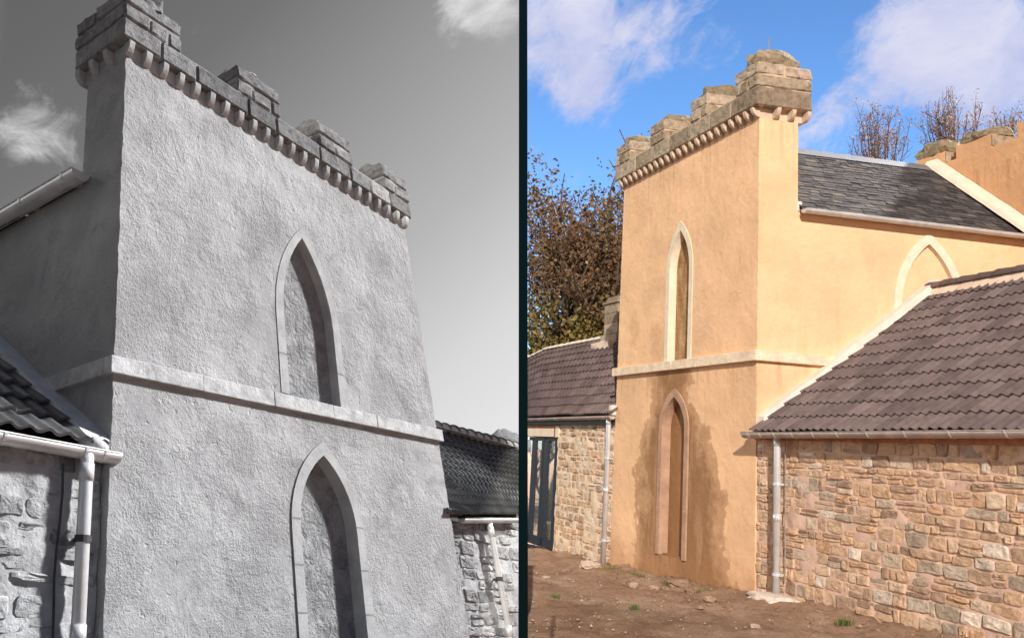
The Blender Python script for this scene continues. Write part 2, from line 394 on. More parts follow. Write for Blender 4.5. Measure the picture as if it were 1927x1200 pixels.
# ---- arches
def arch_outline(c, w, zb, zs, za, n=9, zl=None):
    """points from left foot up over the apex and down to right foot"""
    h = za - zs; cc = (h * h - w * w) / (2 * w); r = cc + w
    a1 = math.asin(min(1, h / r)); L = []
    for i in range(n + 1):
        a = a1 * i / n
        L.append((c + cc - r * math.cos(a), zs + r * math.sin(a)))
    Rr = [(2 * c - x, z) for x, z in L[:-1]][::-1]
    return [(c - w, zb)] + L + Rr + [(c + w, zb)]
def holed_face(mb, outer, holes, put, val=.5):
    polys = [[Vector((a, b, 0)) for a, b in outer]] + [[Vector((a, b, 0)) for a, b in h] for h in holes]
    flat = [p for pl in polys for p in pl]
    tris = tessellate_polygon(polys)
    mb.add([put(p.x, p.y) for p in flat], [t for t in tris], val)
def blind_arch(B, parent, c, outer, inner, proud, depth, put, m_sur, m_panel, joints=(), jm=None):
    """outer/inner outlines with the same number of points; put(a, z, d): d>0 is into the wall"""
    root = None
    mb = MB(); n = len(outer)
    vs = [put(a, z, 0.02) for a, z in outer] + [put(a, z, -proud) for a, z in outer] + [put(a, z, -proud) for a, z in inner] + [put(a, z, depth) for a, z in inner]
    fs = []
    for k in range(3):
        for i in range(n - 1): fs.append((k * n + i, k * n + i + 1, (k + 1) * n + i + 1, (k + 1) * n + i))
    mb.add(vs, fs)
    win = mb.build('blind_window', m_sur, parent, B.W)
    pb = MB()
    holed_face(pb, inner, [], lambda a, z: put(a, z, depth))
    pb.build('panel', m_panel, win, B.W)
    if joints and jm:
        for jz in joints:
            for sg in (-1, 1):
                io = min(range(n), key=lambda i: abs(outer[i][1] - jz) + (0 if (outer[i][0] - c) * sg > 0 else 99))
                xo = abs(outer[io][0] - c)
                ii = min(range(n), key=lambda i: abs(inner[i][1] - jz) + (0 if (inner[i][0] - c) * sg > 0 else 99))
                xi = abs(inner[ii][0] - c)
                a0, a1 = c + sg * xi * 1.0, c + sg * (xo - .004)
                q = [put(a0, jz, -proud - .0025), put(a1, jz, -proud - .0025), put(a1, jz + .010, -proud - .0025), put(a0, jz + .010, -proud - .0025)]
                jb = MB(); jb.add(q, [(0, 1, 2, 3)])
                jb.build('mortar_joint', jm, win, B.W, recalc=False)
    return win

def wobbly(pts, step, j):
    """subdivide a straight polyline and wobble the inner points along (a) only"""
    out = []
    for i in range(len(pts) - 1):
        (a0, b0), (a1, b1) = pts[i], pts[i + 1]
        n = max(1, int(math.hypot(a1 - a0, b1 - b0) / step))
        for k in range(n):
            f = k / n; w = 0 if k == 0 else ru(-j, j)
            out.append((a0 + (a1 - a0) * f + w, b0 + (b1 - b0) * f))
    out.append(pts[-1]); return out

# ---- the crenellated tower front
def ashlar_run(mb, s0, s1, t0, t1, z0, z1, lmin, lmax, gap, j):
    s = s0
    while s < s1 - 1e-4:
        l = ru(lmin, lmax)
        if s + l > s1 - lmin * .6: l = s1 - s
        mb.box(s + gap / 2 if s > s0 else s, s + l - (gap / 2 if s + l < s1 - 1e-4 else 0), t0, t1, z0 + gap / 2, z1 - gap / 2, rnd(), j)
        s += l
def boulder(mb, c, r, seed, squash=.7, rough=.12, val=None, flat=True):
    bm = bmesh.new(); bmesh.ops.create_icosphere(bm, subdivisions=3, radius=1)
    vs = []
    for v in bm.verts:
        p = v.co.copy()
        k = max(abs(p.x), abs(p.y), abs(p.z)); p = p.lerp(p / k, squash * .55)
        d = 1 + rough * 2 * fbm(p + Vector((seed, seed * .7, 0)), 1.6, 4)
        p *= d
        vs.append((c[0] + p.x * r[0], c[1] + p.y * r[1], max(c[2] - .02, c[2] + p.z * r[2]) if flat else c[2] + p.z * r[2]))
    fs = [tuple(v.index for v in f.verts) for f in bm.faces]
    bm.free(); mb.add(vs, fs, rnd() if val is None else val)

def tower(B, label, W, D, ztop, zbot, pj, zpb, zcr, zm, merl, pt1, zst, sj, st, arches, side_len):
    """W front width, D depth; pt1 = back of parapet; merl = list of (s0,s1)"""
    k = B.k
    root = thing('crenellated_tower', label, 'tower', B.W(W / 2, D / 2, zbot))
    s0 = B.s0; t0 = B.t0
    # plaster body: the front has two pointed openings
    left = wobbly([(s0, zbot), (s0, ztop)], .05, .006 * k); right = wobbly([(s0 + W, ztop), (s0 + W, zbot)], .05, .006 * k)
    outer = left + right
    holes = [a['inner'] for a in arches]
    mb = MB()
    holed_face(mb, outer, [h[:] for h in holes], lambda a, z: (a, t0, z))
    # sides share the wobbled corner
    for ln in (left, right):
        n = len(ln); vs = [(a, t0, z) for a, z in ln] + [(ln[0][0], t0 + .02, z) for a, z in ln]
        mb.add(vs, [(i, i + 1, n + i + 1, n + i) for i in range(n - 1)])
        x_ = ln[0][0]; mb.add([(x_, t0 + .02, zbot), (x_, t0 + D, zbot), (x_, t0 + D, ztop), (x_, t0 + .02, ztop)], [(0, 1, 2, 3)])
    mb.add([(s0, t0 + D, zbot), (s0 + W, t0 + D, zbot), (s0 + W, t0 + D, ztop), (s0, t0 + D, ztop)], [(0, 1, 2, 3)])
    mb.add([(s0, t0, ztop), (s0 + W, t0, ztop), (s0 + W, t0 + D, ztop), (s0, t0 + D, ztop)], [(0, 1, 2, 3)])
    mb.build('wall', B.m['plaster'], root, B.W, recalc=False)
    for a in arches:
        blind_arch(B, root, a['c'], a['outer'], a['inner'], a['proud'], a['depth'], lambda x, z, d: (x, t0 + d, z), a['sur'], a['panel'], a.get('joints', ()), B.m['mortar'])
    # string course: front run and side return, in stones
    mb = MB()
    fr = [0]
    while fr[-1] < W + 2 * sj - .3 * k: fr.append(fr[-1] + ru(.5, .95) * k)
    fr[-1] = W + 2 * sj
    for a, b_ in zip(fr, fr[1:]):
        jt = ru(-.004, .004) * k
        vs = [(x, y, z + st * x) for x in (s0 - sj + a, s0 - sj + b_ - .002) for y in (t0 - sj + jt, t0 + .05) for z in (0, zst)]
        # fill order of box: x, y, z
        mb.hexa(vs, rnd())
    a = t0 + .05
    mb.hexa([(x, y, z) for x in (s0 - sj, s0 + .05) for y in (t0 + .052, side_len) for z in (0, zst)], .5)
    mb.hexa([(x, y, z + st * (s0 + W)) for x in (s0 + W - .05, s0 + W + sj) for y in (t0 + .052, t0 + D) for z in (0, zst)], .5)
    mb.build('string_course', B.m['string'], root, B.W, bevel=.007 * k)
    # corbels
    def corbel_prof(n=7): return [(0, 0)] + [(pj * .97 * math.sin(i * math.pi / 2 / n), (zpb - ztop) * (1 - math.cos(i * math.pi / 2 / n))) for i in range(1, n + 1)] + [(0, zpb - ztop)]
    pr = corbel_prof()
    nc = 23; cw = .07 * k
    for i in range(nc):
        c = s0 + cw * .2 + (W - cw * .4) * i / (nc - 1)
        mb = MB(); w = cw * ru(.9, 1.08); zz = ztop - .001 + ru(-.004, .004)
        mb.prism([(t0 + .004 - p, zz + q) for p, q in pr], 0, c - w / 2, c + w / 2)
        mb.build('corbel', B.m['corbel'], root, B.W, bevel=.006 * k)
    ns = 3
    for i in range(1, ns + 1):
        c = t0 + (pt1 - t0 - cw * .6) * i / ns
        for sgn, base in ((-1, s0), (1, s0 + W)):
            mb = MB()
            mb.prism([(base + sgn * (p - .004), ztop + q) for p, q in pr], 1, c - cw / 2, c + cw / 2)
            mb.build('corbel', B.m['corbel'], root, B.W, bevel=.006 * k)
    # wall head behind the corbels, then the parapet
    mb = MB(); mb.box(s0 + .006, s0 + W - .006, t0 + .006, pt1 - pj * .2, ztop - .002, zpb + .02)
    mb.build('wall_head', B.m['corbel'], root, B.W)
    S0, S1, T0 = s0 - pj, s0 + W + pj, t0 - pj
    gap = .02 * k
    mb = MB(); ashlar_run(mb, S0, S1, T0, pt1, zpb, zcr, .4 * k, .85 * k, gap, .004 * k)
    par = mb.build('parapet', B.m['stone'], root, B.W, bevel=.014 * k, rough=.009 * k, edge=.08 * k)
    mb = MB(); e = .024 * k
    mb.box(S0 + e, S1 - e, T0 + e, pt1 - e, zpb + e * .4, zcr + .012 * k)
    for a, b_ in merl: mb.box(a + e, b_ - e, T0 + e, pt1 - e, zcr, zm - e)
    mb.build('mortar_bed', B.m['mortar'], par, B.W)
    for i, (a, b_) in enumerate(merl):
        mb = MB()
        zz = zcr; nrow = 2
        for r in range(nrow):
            z1 = zcr + (zm - zcr) * (r + 1) / nrow
            if r == 0: ashlar_run(mb, a, b_, T0, pt1, zz, z1, .2 * k, .34 * k, gap, .006 * k)
            else:
                tm = T0 + (pt1 - T0) * ru(.4, .6)
                mb.box(a, b_, T0, tm - gap / 2, zz + gap / 2, z1, rnd(), .012 * k)
                mb.box(a, b_, tm + gap / 2, pt1, zz + gap / 2, z1 - ru(0, .05) * k, rnd(), .012 * k)
            zz = z1
        me = mb.build('merlon', B.m['stone'], root, B.W, bevel=.018 * k, rough=.017 * k, edge=.08 * k)
        mb = MB()
        big = 1.0 if i else 1.25
        boulder(mb, ((a + b_) / 2 + ru(-.03, .03) * k, T0 + (pt1 - T0) * .45, zm - .01), ((b_ - a) * .37, (pt1 - T0) * .34 * big, B.cap * big * ru(.9, 1.2)), 3.1 * i + B.seed, .9, .13)
        mb.build('capstone', B.m['cap'], me, B.W)
    return root

# ---- rubble
def rubble(mb, put, a0, a1, z0, z1, hmin, hmax, lmin, lmax, gap, proud, skip=None, slabby=False):
    """put(a, z, d): d>0 out of the wall"""
    z = z0; row = 0
    while z < z1 - hmin * .4:
        h = ru(hmin, hmax)
        if z + h > z1: h = z1 - z
        a = a0 - ru(0, lmin)
        while a < a1:
            l = ru(lmin, lmax) * (1.5 if rnd() < .12 else 1)
            lo, hi = max(a, a0), min(a + l, a1)
            a += l
            if hi - lo < lmin * .4: continue
            subs = [(z, h)] if rnd() > .22 or h < hmin * 1.5 else [(z, h * .5), (z + h * .5, h * .5)]
            for zz, hh in subs:
                if skip and skip((lo + hi) / 2, zz + hh / 2, lo, hi, zz, zz + hh): continue
                cx, cz = (lo + hi) / 2, zz + hh / 2 + (fbm((lo * .7, row * .01, 3.3), 1.0, 2)) * hmin * .35
                hw, hh2 = (hi - lo) / 2 - gap * ru(.35, 1.2), hh / 2 - gap * ru(.35, 1.05)
                if rnd() < .02: continue
                if hw < .015 or hh2 < .01: continue
                n = 16; ex = ru(.22, .5); ring = []
                ph = ru(0, 9); tilt = ru(-.06, .06)
                for i in range(n):
                    t = 2 * math.pi * (i + .5) / n; c, s_ = math.cos(t), math.sin(t)
                    x = math.copysign(abs(c) ** ex, c) * hw; y = math.copysign(abs(s_) ** ex, s_) * hh2
                    w = 1 + .22 * noise.noise(Vector((math.cos(t) * 1.3 + ph, math.sin(t) * 1.3, ph * 3)))
                    ring.append((x * w - y * tilt, y * w + x * tilt))
                pd = proud * ru(.3, 1.15); ta, tb = ru(-.35, .35), ru(-.35, .35)
                vs = []; 
                for f, d in ((1.03, -.012), (.985, .80), (.90, .97), (.45, 1.0)):
                    for (x, y) in ring:
                        dd = d if d < 0 else pd * d * (1 + ta * x / hw * .5 + tb * y / hh2 * .5) + (pd * .6 * noise.noise(Vector((x * 11 + ph, y * 17, ph))) if f < .9 else 0)
                        vs.append(put(cx + x * f, cz + y * f, dd))
                vs.append(put(cx, cz, pd * (1 + .12 * ru(-1, 1))))
                fs = []
                for k in range(3):
                    for i in range(n): fs.append((k * n + i, k * n + (i + 1) % n, (k + 1) * n + (i + 1) % n, (k + 1) * n + i))
                for i in range(n): fs.append((3 * n + i, 3 * n + (i + 1) % n, 4 * n))
                mb.add(vs, fs, rnd())
        z += h; row += 1
def rough_sheet(mb, put, a0, a1, z0, z1, step, amp, holes=None):
    na, nz = max(2, int((a1 - a0) / step)), max(2, int((z1 - z0) / step)); vs = []
    for j in range(nz + 1):
        for i in range(na + 1):
            a, z = a0 + (a1 - a0) * i / na, z0 + (z1 - z0) * j / nz
            vs.append(put(a, z, amp * fbm((a, z, 1.7), 4.5, 4)))
    fs = []
    for j in range(nz):
        for i in range(na):
            a, z = a0 + (a1 - a0) * (i + .5) / na, z0 + (z1 - z0) * (j + .5) / nz
            if holes and any(h[0] < a < h[1] and h[2] < z < h[3] for h in holes): continue
            fs.append((j * (na + 1) + i, j * (na + 1) + i + 1, (j + 1) * (na + 1) + i + 1, (j + 1) * (na + 1) + i))
    mb.add(vs, fs)

# ---- tiles
def pantiles(mb, e0, e1, r0, r1, nroll, ncourse, amp, lift, per=8, rfun=None):
    """roof patch: eave e0->e1, ridge r0->r1, rolls run up the slope"""
    e0, e1, r0, r1 = map(Vector, (e0, e1, r0, r1))
    nrm = (e1 - e0).cross(r0 - e0).normalized()
    if nrm.z < 0: nrm = -nrm
    cols = nroll * per
    def P(u, v, h):
        a = e0.lerp(e1, u); b_ = r0.lerp(r1, u)
        if rfun: b_ = b_ + rfun(u)
        return a.lerp(b_, v) + nrm * (h + amp * .55 * fbm((u * 5, v * 2.5, e0.z), 1.0, 2))
    def prof(i):
        x = (i % per) / per
        return amp * (.5 + .5 * math.sin(2 * math.pi * x)) ** 1.35
    for c in range(ncourse):
        v0, v1 = c / ncourse, min(1.0, (c + 1.12) / ncourse)
        jt = [ru(-.12, .12) * lift for _ in range(nroll // 2 + 2)]; jv = [ru(-.02, .02) / ncourse for _ in range(nroll // 2 + 2)]
        for rrow in range(1):
            vs = []; fs = []; n = cols + 1
            for i in range(n):
                k = i // (2 * per); u = i / cols; p = prof(i)
                vs.append(P(u, v0 + jv[k], p + lift - .018 - .0))
            for i in range(n):
                k = i // (2 * per); u = i / cols; p = prof(i)
                vs.append(P(u, v0 + jv[k], p + lift + jt[k]))
            for i in range(n):
                u = i / cols; vs.append(P(u, v1, prof(i)))
        o = len(mb.v); mb.v += [tuple(x) for x in vs]
        vals = [rnd() for _ in range(nroll // 2 + 2)]
        for r in range(2):
            for i in range(cols):
                mb.f.append((o + r * n + i, o + r * n + i + 1, o + (r + 1) * n + i + 1, o + (r + 1) * n + i)); mb.a.append(vals[i // (2 * per)])
def ridge_run(mb, p0, p1, r, n, val=None, lift=.0):
    p0, p1 = Vector(p0), Vector(p1)
    d = (p1 - p0).normalized(); x = d.cross(Vector((0, 0, 1))).normalized()
    for i in range(n):
        a = p0.lerp(p1, i / n); b_ = p0.lerp(p1, (i + 1.12) / n); rr = r * ru(.96, 1.04)
        vs = []
        for q, k in ((a, 1.12), (a + d * .02, 1.14), (b_, .95)):
            for j in range(9):
                t = math.pi * (j / 8)
                vs.append(q + x * (math.cos(t) * rr * k) + Vector((0, 0, 1)) * (math.sin(t) * rr * k * .85 + lift))
        fs = [(rw * 9 + j, rw * 9 + j + 1, (rw + 1) * 9 + j + 1, (rw + 1) * 9 + j) for rw in range(2) for j in range(8)] + [tuple(range(9))]
        mb.add(vs, fs, rnd() if val is None else val)
def slates(mb, e0, e1, r0, r1, wid, exp):
    e0, e1, r0, r1 = map(Vector, (e0, e1, r0, r1))
    nrm = (e1 - e0).cross(r0 - e0).normalized()
    if nrm.z < 0: nrm = -nrm
    L = (e1 - e0).length; H = (r0 - e0).length; nr = int(H / exp)
    for r in range(nr):
        v0, v1 = r / nr, min(1.0, (r + 1.9) / nr); u = -ru(0, .5) * wid / L
        while u < 1:
            du = wid * ru(.75, 1.3) / L; a, b_ = max(0, u), min(1, u + du - .004 / L); u += du
            if b_ - a < .02 * wid / L: continue
            jv = ru(-.12, .10) / nr; h0 = ru(.010, .024); h1 = ru(-.002, .002)
            def P(uu, vv, h):
                return e0.lerp(e1, uu).lerp(r0.lerp(r1, uu), min(1, max(0, vv))) + nrm * h
            sk = ru(-.06, .06) / nr
            q = [P(a, v0 + jv, h0 - .012), P(b_, v0 + jv + sk, h0 - .012), P(a, v0 + jv, h0), P(b_, v0 + jv + sk, h0), P(a, v1, h1), P(b_, v1, h1)]
            mb.add(q, [(0, 1, 3, 2), (2, 3, 5, 4)], min(1, max(0, random.gauss(.42, .24))))
def gutter(B, parent, p0, p1, out, r, brk, mat, mdark, bm_=None):
    """half-round gutter from p0 to p1; out = unit vector away from the wall"""
    p0, p1, out = Vector(p0), Vector(p1), Vector(out); d = (p1 - p0); L = d.length; d = d / L; up = Vector((0, 0, 1))
    mb = MB(); n = 9; vs = []
    for q in (p0, p1):
        for rr in (r, r * .9):
            for j in range(n):
                t = math.pi * j / (n - 1)
                vs.append(q - out * (math.cos(t) * rr) - up * (math.sin(t) * rr))
    fs = []
    for j in range(n - 1):
        fs += [(j, j + 1, 2 * n + j + 1, 2 * n + j), (n + j, n + j + 1, 3 * n + j + 1, 3 * n + j)]
    fs += [(0, n, 3 * n, 2 * n), (n - 1, 2 * n - 1, 4 * n - 1, 3 * n - 1)]
    mb.add(vs, fs)
    mb.add(vs[:n], [tuple(range(n))]); mb.add(vs[2 * n:3 * n], [tuple(range(n))])
    # rolled front bead
    bd = out * (r * .98)
    mb.tube([p0 + bd, p1 + bd], r * .09, 6)
    gt = mb.build('gutter', mat, parent, B.W, recalc=False, smooth=True)
    for a in brk:
        q = p0 + d * (a * L); mb = MB(); vs = []
        for dd in (-.5, .5):
            for rr in (r * 1.06, r * 1.005):
                for j in range(n):
                    t = math.pi * j / (n - 1)
                    vs.append(q + d * (dd * r * .26) - out * (math.cos(t) * rr) - up * (math.sin(t) * rr))
        fs = [(j, j + 1, 2 * n + j + 1, 2 * n + j) for j in range(n - 1)] + [(j, j + 1, n + j + 1, n + j) for j in range(n - 1)] + [(2 * n + j, 2 * n + j + 1, 3 * n + j + 1, 3 * n + j) for j in range(n - 1)]
        mb.add(vs, fs)
        mb.box(*sorted((q.x - out.x * r * 1.0 - .3 * r * abs(out.y) , q.x - out.x * r * 2.0 + .3 * r * abs(out.y))), *sorted((q.y - out.y * r * 1.0 - .3 * r * abs(out.x), q.y - out.y * r * 2.0 + .3 * r * abs(out.x))), q.z - r * .5, q.z - r * .3)
        mb.build('bracket', bm_ or mat, gt, B.W, recalc=False)
    return gt
def downpipe(B, parent, s, tc, tw, z1, z0, r, clips, mat, dark):
    mb = MB()
    mb.tube([(s, tc + .0, z1 + .02), (s, tc, z1 - .05), (s, tc, z0)], r, 16)
    for zc in (z1 - .09, ) + tuple((z1 + z0) / 2 + dz for dz in (0,)): mb.tube([(s, tc, zc + .05), (s, tc, zc - .05)], r * 1.12, 16)
    p = mb.build('downpipe', mat, parent, B.W, smooth=False)
    for f in p.data.polygons: f.use_smooth = len(f.vertices) == 4
    for zc in clips:
        mb = MB(); mb.tube([(s, tc, zc + .02), (s, tc, zc - .02)], r * 1.2, 14)
        mb.box(s - .012, s + .012, tc + r * .6, tw + .02, zc - .012, zc + .012)
        mb.box(s - r * 2.3 * B.cs, s - r * .7 * B.cs, tc - .01, tc + .02, zc - .012, zc + .012) if B.cs > 0 else mb.box(s + r * .7 * B.cs, s + r * 2.3 * B.cs, tc - .01, tc + .02, zc - .012, zc + .012) if B.cs < 0 else None
        mb.build('pipe_clip', dark, p, B.W)
    return p
def skew(B, parent, t0, z0, t1, z1, s0, s1, thick, mat, knob=True):
    """sloping coping stone band against a side wall"""
    mb = MB(); n = 26; vs = []
    for i in range(n + 1):
        f = i / n; t = t0 + (t1 - t0) * f; z = z0 + (z1 - z0) * f; w = .012 * fbm((f * 7, 2.2, B.seed), 1.0, 2); h = thick * (1 + .16 * fbm((f * 5, 8.1, B.seed), 1.0, 2))
        vs += [(s0 - w, t, z), (s1, t, z), (s0 + (s1 - s0) * .12, t, z + h * .93), (s1, t, z + h + w)]
    fs = []
    for i in range(n):
        a, b_ = i * 4, (i + 1) * 4
        fs += [(a, b_, b_ + 2, a + 2), (a + 2, b_ + 2, b_ + 3, a + 3), (a, a + 1, b_ + 1, b_), (a + 1, a + 3, b_ + 3, b_ + 1)]
    fs += [(0, 2, 3, 1), (4 * n, 4 * n + 1, 4 * n + 3, 4 * n + 2)]
    mb.add(vs, fs)
    return mb.build('skew', mat, parent, B.W)

# ================================================================== the ground
def ground_h(x, y):
    s = (Vector((x, y, 0)) - Vector((RO.x, RO.y, 0))).dot(RD1)
    s = max(-13.0, min(11.0, s))
    return RO.z - 3.74 - .05 * s
def build_ground():
    xs = [-3000, -800, -250, -90, -40, -20, -10, -6, -3] + list(np.arange(-1.5, 8.0, .07)) + [8.5, 9, 10, 12, 16, 24, 50, 120, 400, 1200, 3000]
    ys = [-2500, -600, -150, -50, -20, -8, -2, 2, 5, 7] + list(np.arange(8.2, 20.5, .08)) + [21, 22, 24, 28, 35, 50, 90, 200, 600, 1500, 3500]
    nx, ny = len(xs), len(ys); vs = []
    for y in ys:
        for x in xs:
            h = ground_h(x, y)
            p = Vector((x, y, 0))
            if -3 < x < 10 and 5 < y < 24:
                h += .06 * fbm(p, .9, 3) + .05 * fbm(p + Vector((9, 3, 0)), 2.6, 4) + .03 * max(0, fbm(p, 7, 3))
            # soil banks up a little against the wall foot
            R_ = p - Vector((RO.x, RO.y, 0)); u = R_.dot(RD1)
            nrm = Vector((-RD1.y, RD1.x, 0)); dist = R_.dot(nrm)
            if -8 < u < 12 and 0 < dist < 1.2: h += .09 * (1 - dist / 1.2) ** 2
            vs.append((x, y, h))
    fs = [(j * nx + i, j * nx + i + 1, (j + 1) * nx + i + 1, (j + 1) * nx + i) for j in range(ny - 1) for i in range(nx - 1)]
    mb = MB(); mb.add(vs, fs)
    mt, q, b = material('bare_soil'); P = pos(q)
    c = q.ramp(q.noise(P, 1.3, 7, .65), [(.3, (.42, .235, .145)), (.5, (.66, .395, .255)), (.68, (.80, .54, .38))])
    c = q.mix(q.math('MULTIPLY', q.rng(q.noise(P, 9, 6, .7), .52, .68), .45), c, (.25, .145, .09))
    c = q.mix(q.math('MULTIPLY', q.rng(q.noise(P, 26, 5, .7), .6, .7), .5), c, (.55, .39, .28))
    c = q.mix(q.math('MULTIPLY', q.rng(q.noise(P, .5, 5, .6), .55, .7), .35), c, (.15, .12, .055))
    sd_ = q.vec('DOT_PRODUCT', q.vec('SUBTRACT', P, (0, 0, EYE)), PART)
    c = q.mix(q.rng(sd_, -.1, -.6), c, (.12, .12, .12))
    q.put(b, 'Base Color', c)
    bump(q, b, q.math('ADD', q.noise(P, 14, 8, .75), q.math('MULTIPLY', q.noise(P, 50, 4, .7), .4)), .14)
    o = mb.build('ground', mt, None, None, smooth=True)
    kind(o, 'structure')
build_ground()

# ================================================================== left-hand yard (grey)
L = Frame(); L.W = map_left; L.k = .758; L.s0 = .025; L.t0 = .025; L.cap = .13; L.seed = 5.0; L.cs = 0
L.m = dict(plaster=M['L_plaster'], string=M['L_string'], corbel=M['L_trim'], stone=M['L_stone'], mortar=M['L_mortar'], cap=M['L_stone'])
la = [dict(c=1.79, outer=arch_outline(1.795, .372, .232, .90, 1.785), inner=arch_outline(1.795, .287, .232, .92, 1.69), proud=.006, depth=.095, sur=M['L_trim'], panel=M['L_panel'], joints=(.55,)),
      dict(c=1.82, outer=arch_outline(1.818, .385, -2.7, -.78, -.081), inner=arch_outline(1.818, .297, -2.7, -.76, -.19), proud=.012, depth=.12, sur=M['L_trim'], panel=M['L_panel'], joints=(-.72, -1.05, -1.38))]
tower(L, 'grey harled castellated tower with two blind pointed windows, left of the dark post', 3.405, .515, 2.446, -2.7, .071, 2.56, 2.735, 3.01,
      [(-.046, .493), (1.07, 1.583), (2.098, 2.568), (3.073, 3.501)], 0.64, .113, .042, .067, la, .86)

# hall behind it, on the left
hall = thing('hall', 'shadowed grey side wall of the hall behind the left tower, with thick gutter', 'hall', L.W(1.5, 1.8, -2.7))
mb = MB()
mb.add([(.029, .54, -2.7), (.029, 4.2, -2.7), (.029, 4.2, 1.55), (.029, .54, 1.55)], [(0, 1, 2, 3)])
mb.add([(3.2, .54, -2.7), (3.2, 4.2, -2.7), (3.2, 4.2, 1.55), (3.2, .54, 1.55)], [(0, 1, 2, 3)])
mb.add([(.029, 4.2, -2.7), (3.2, 4.2, -2.7), (3.2, 4.2, 1.55), (1.6, 4.2, 2.5), (.029, 4.2, 1.55)], [(0, 1, 2, 3, 4)])
mb.build('wall', M['L_plaster'], hall, L.W, recalc=False)
mb = MB(); slates(mb, (-.05, .545, 1.5), (-.05, 4.2, 1.5), (1.6, .545, 2.3), (1.6, 4.2, 2.3), .16, .12)
slates(mb, (3.25, .545, 1.5), (3.25, 4.2, 1.5), (1.6, .545, 2.3), (1.6, 4.2, 2.3), .16, .12)
mb.build('slate_roof', M['L_slate'], hall, L.W, recalc=False)
gutter(L, hall, (-.055, .42, 1.575), (-.055, 4.2, 1.6), (-1, 0, 0), .072, (.04, .2, .42, .65, .85), M['L_metal'], M['L_dark'])

# left wing
lw = thing('rubble_wing', 'grey rubble wing with pantile roof and downpipe at the lower left corner of the photo', 'wing', L.W(-1.5, 1.2, -2.5))
TW = .12
putL = lambda a, z, d: (a, TW - d, z)
mb = MB(); rubble(mb, putL, -3.2, .02, -2.5, -.52, .045, .17, .12, .40, .018, .03)
wl = mb.build('wall', M['L_rubble'], lw, L.W)
mb = MB(); rough_sheet(mb, lambda a, z, d: putL(a, z, d + .012), -3.2, .02, -2.5, -.5, .025, .03); mb.build('mortar_bed', M['L_bed'], wl, L.W, smooth=True)
mb = MB(); mb.add([(-3.2, TW, -2.5), (-3.2, 3.2, -2.5), (-3.2, 3.2, -.5), (-3.2, 1.6, .55), (-3.2, TW, -.5)], [(0, 1, 2, 3, 4)])
mb.add([(-3.2, 3.2, -2.5), (.02, 3.2, -2.5), (.02, 3.2, -.5), (-3.2, 3.2, -.5)], [(0, 1, 2, 3)])
mb.build('end_wall', M['L_bed'], lw, L.W, recalc=False)
mb = MB(); pantiles(mb, (.0, .02, -.475), (-3.3, .02, -.50), (.0, 1.75, .60), (-3.3, 1.75, .60), 30, 7, .024, .028, 10)
pantiles(mb, (.0, 3.4, -.475), (-3.3, 3.4, -.50), (.0, 1.75, .60), (-3.3, 1.75, .60), 30, 7, .024, .028, 6)
rf = mb.build('pantile_roof', M['L_tile'], lw, L.W, recalc=False)
mb = MB(); ridge_run(mb, (.0, 1.75, .62), (-3.3, 1.75, .62), .08, 11); mb.build('ridge_tile', M['L_tile'], rf, L.W, recalc=False)
skew(L, lw, .03, -.50, 1.9, .735, -.14, .024, .085, M['L_lime'])
mb = MB(); boulder(mb, (-.05, .035, -.452), (.06, .04, .042), 2.2, .3, .05, flat=False); mb.build('skew_end', M['L_lime'], lw, L.W, smooth=True)
gutter(L, lw, (.07, .03, -.50), (-3.3, .03, -.535), (0, -1, 0), .062, (.03, .065, .2, .4, .6, .8), M['L_metal'], M['L_dark'])
downpipe(L, lw, -.125, .012, TW, -.55, -2.5, .037, (-1.02, -1.9), M['L_metal'], M['L_dark'])
mb = MB(); mb.tube([(-.235 + .008 * math.sin(i * 1.3), TW - .05, -.6 - i * .16) for i in range(13)], .0065, 6)
tag(mb.build('cable', M['cable_L'], None, L.W), 'thin dark cable running down the wall beside the lower left downpipe', 'cable')

# right wing, running away towards the post
rw = thing('rubble_wing', 'far grey wing with ribbed tile roof and white gutter, between left tower and dark post', 'wing', L.W(4.4, 1.0, -2.5))
# its end wall stands skewed: gutter side short, ridge side long
def end_s(t, z):
    lo, hi = 3.0, 12.0
    for _ in range(40):
        md = (lo + hi) / 2; p = map_left(md, t, z) - Vector((0, 0, EYE))
        if p.dot(PART) < -.004 * p.length * .5: lo = md
        else: hi = md
    return lo
EA, EB, RA, RB = 3.35, end_s(0, -.34), 2.9, end_s(1.6, 1.1)
def rz(s): return 1.0 + .05 * (s - 5.6)
def ez(s): return -.445 + .115 * (s - 3.6)
mb = MB(); putR = lambda a, z, d: (a, TW - d, z)
rubble(mb, putR, 3.42, 4.9, -2.5, -.42, .07, .17, .1, .28, .014, .03, lambda a, z, lo, hi, z0, z1: hi > end_s(TW, z) - .01)
wl = mb.build('wall', M['L_rubble'], rw, L.W)
mb = MB(); rough_sheet(mb, lambda a, z, d: (min(a, end_s(TW, z)), TW - d - .008, z), 3.40, 4.9, -2.5, -.36, .03, .02); mb.build('mortar_bed', M['L_bed'], wl, L.W, smooth=True)
mb = MB(); mb.add([(end_s(t, z), t, z) for t, z in ((TW, -2.5), (1.6, -2.5), (1.6, 1.06), (TW, -.38))], [(0, 1, 2, 3)])
mb.add([(end_s(1.6, -2.5), 1.6, -2.5), (3.6, 3.0, -2.5), (3.6, 3.0, -.2), (end_s(1.6, 1.06), 1.6, 1.06)], [(0, 1, 2, 3)]); mb.build('end_wall', M['L_bed'], rw, L.W, recalc=False)
mb = MB(); pantiles(mb, (EA, .0, ez(EA)), (EB, .0, ez(EB)), (RA, 1.6, rz(RA)), (RB, 1.6, rz(RB)), 30, 13, .024, .02, 8)
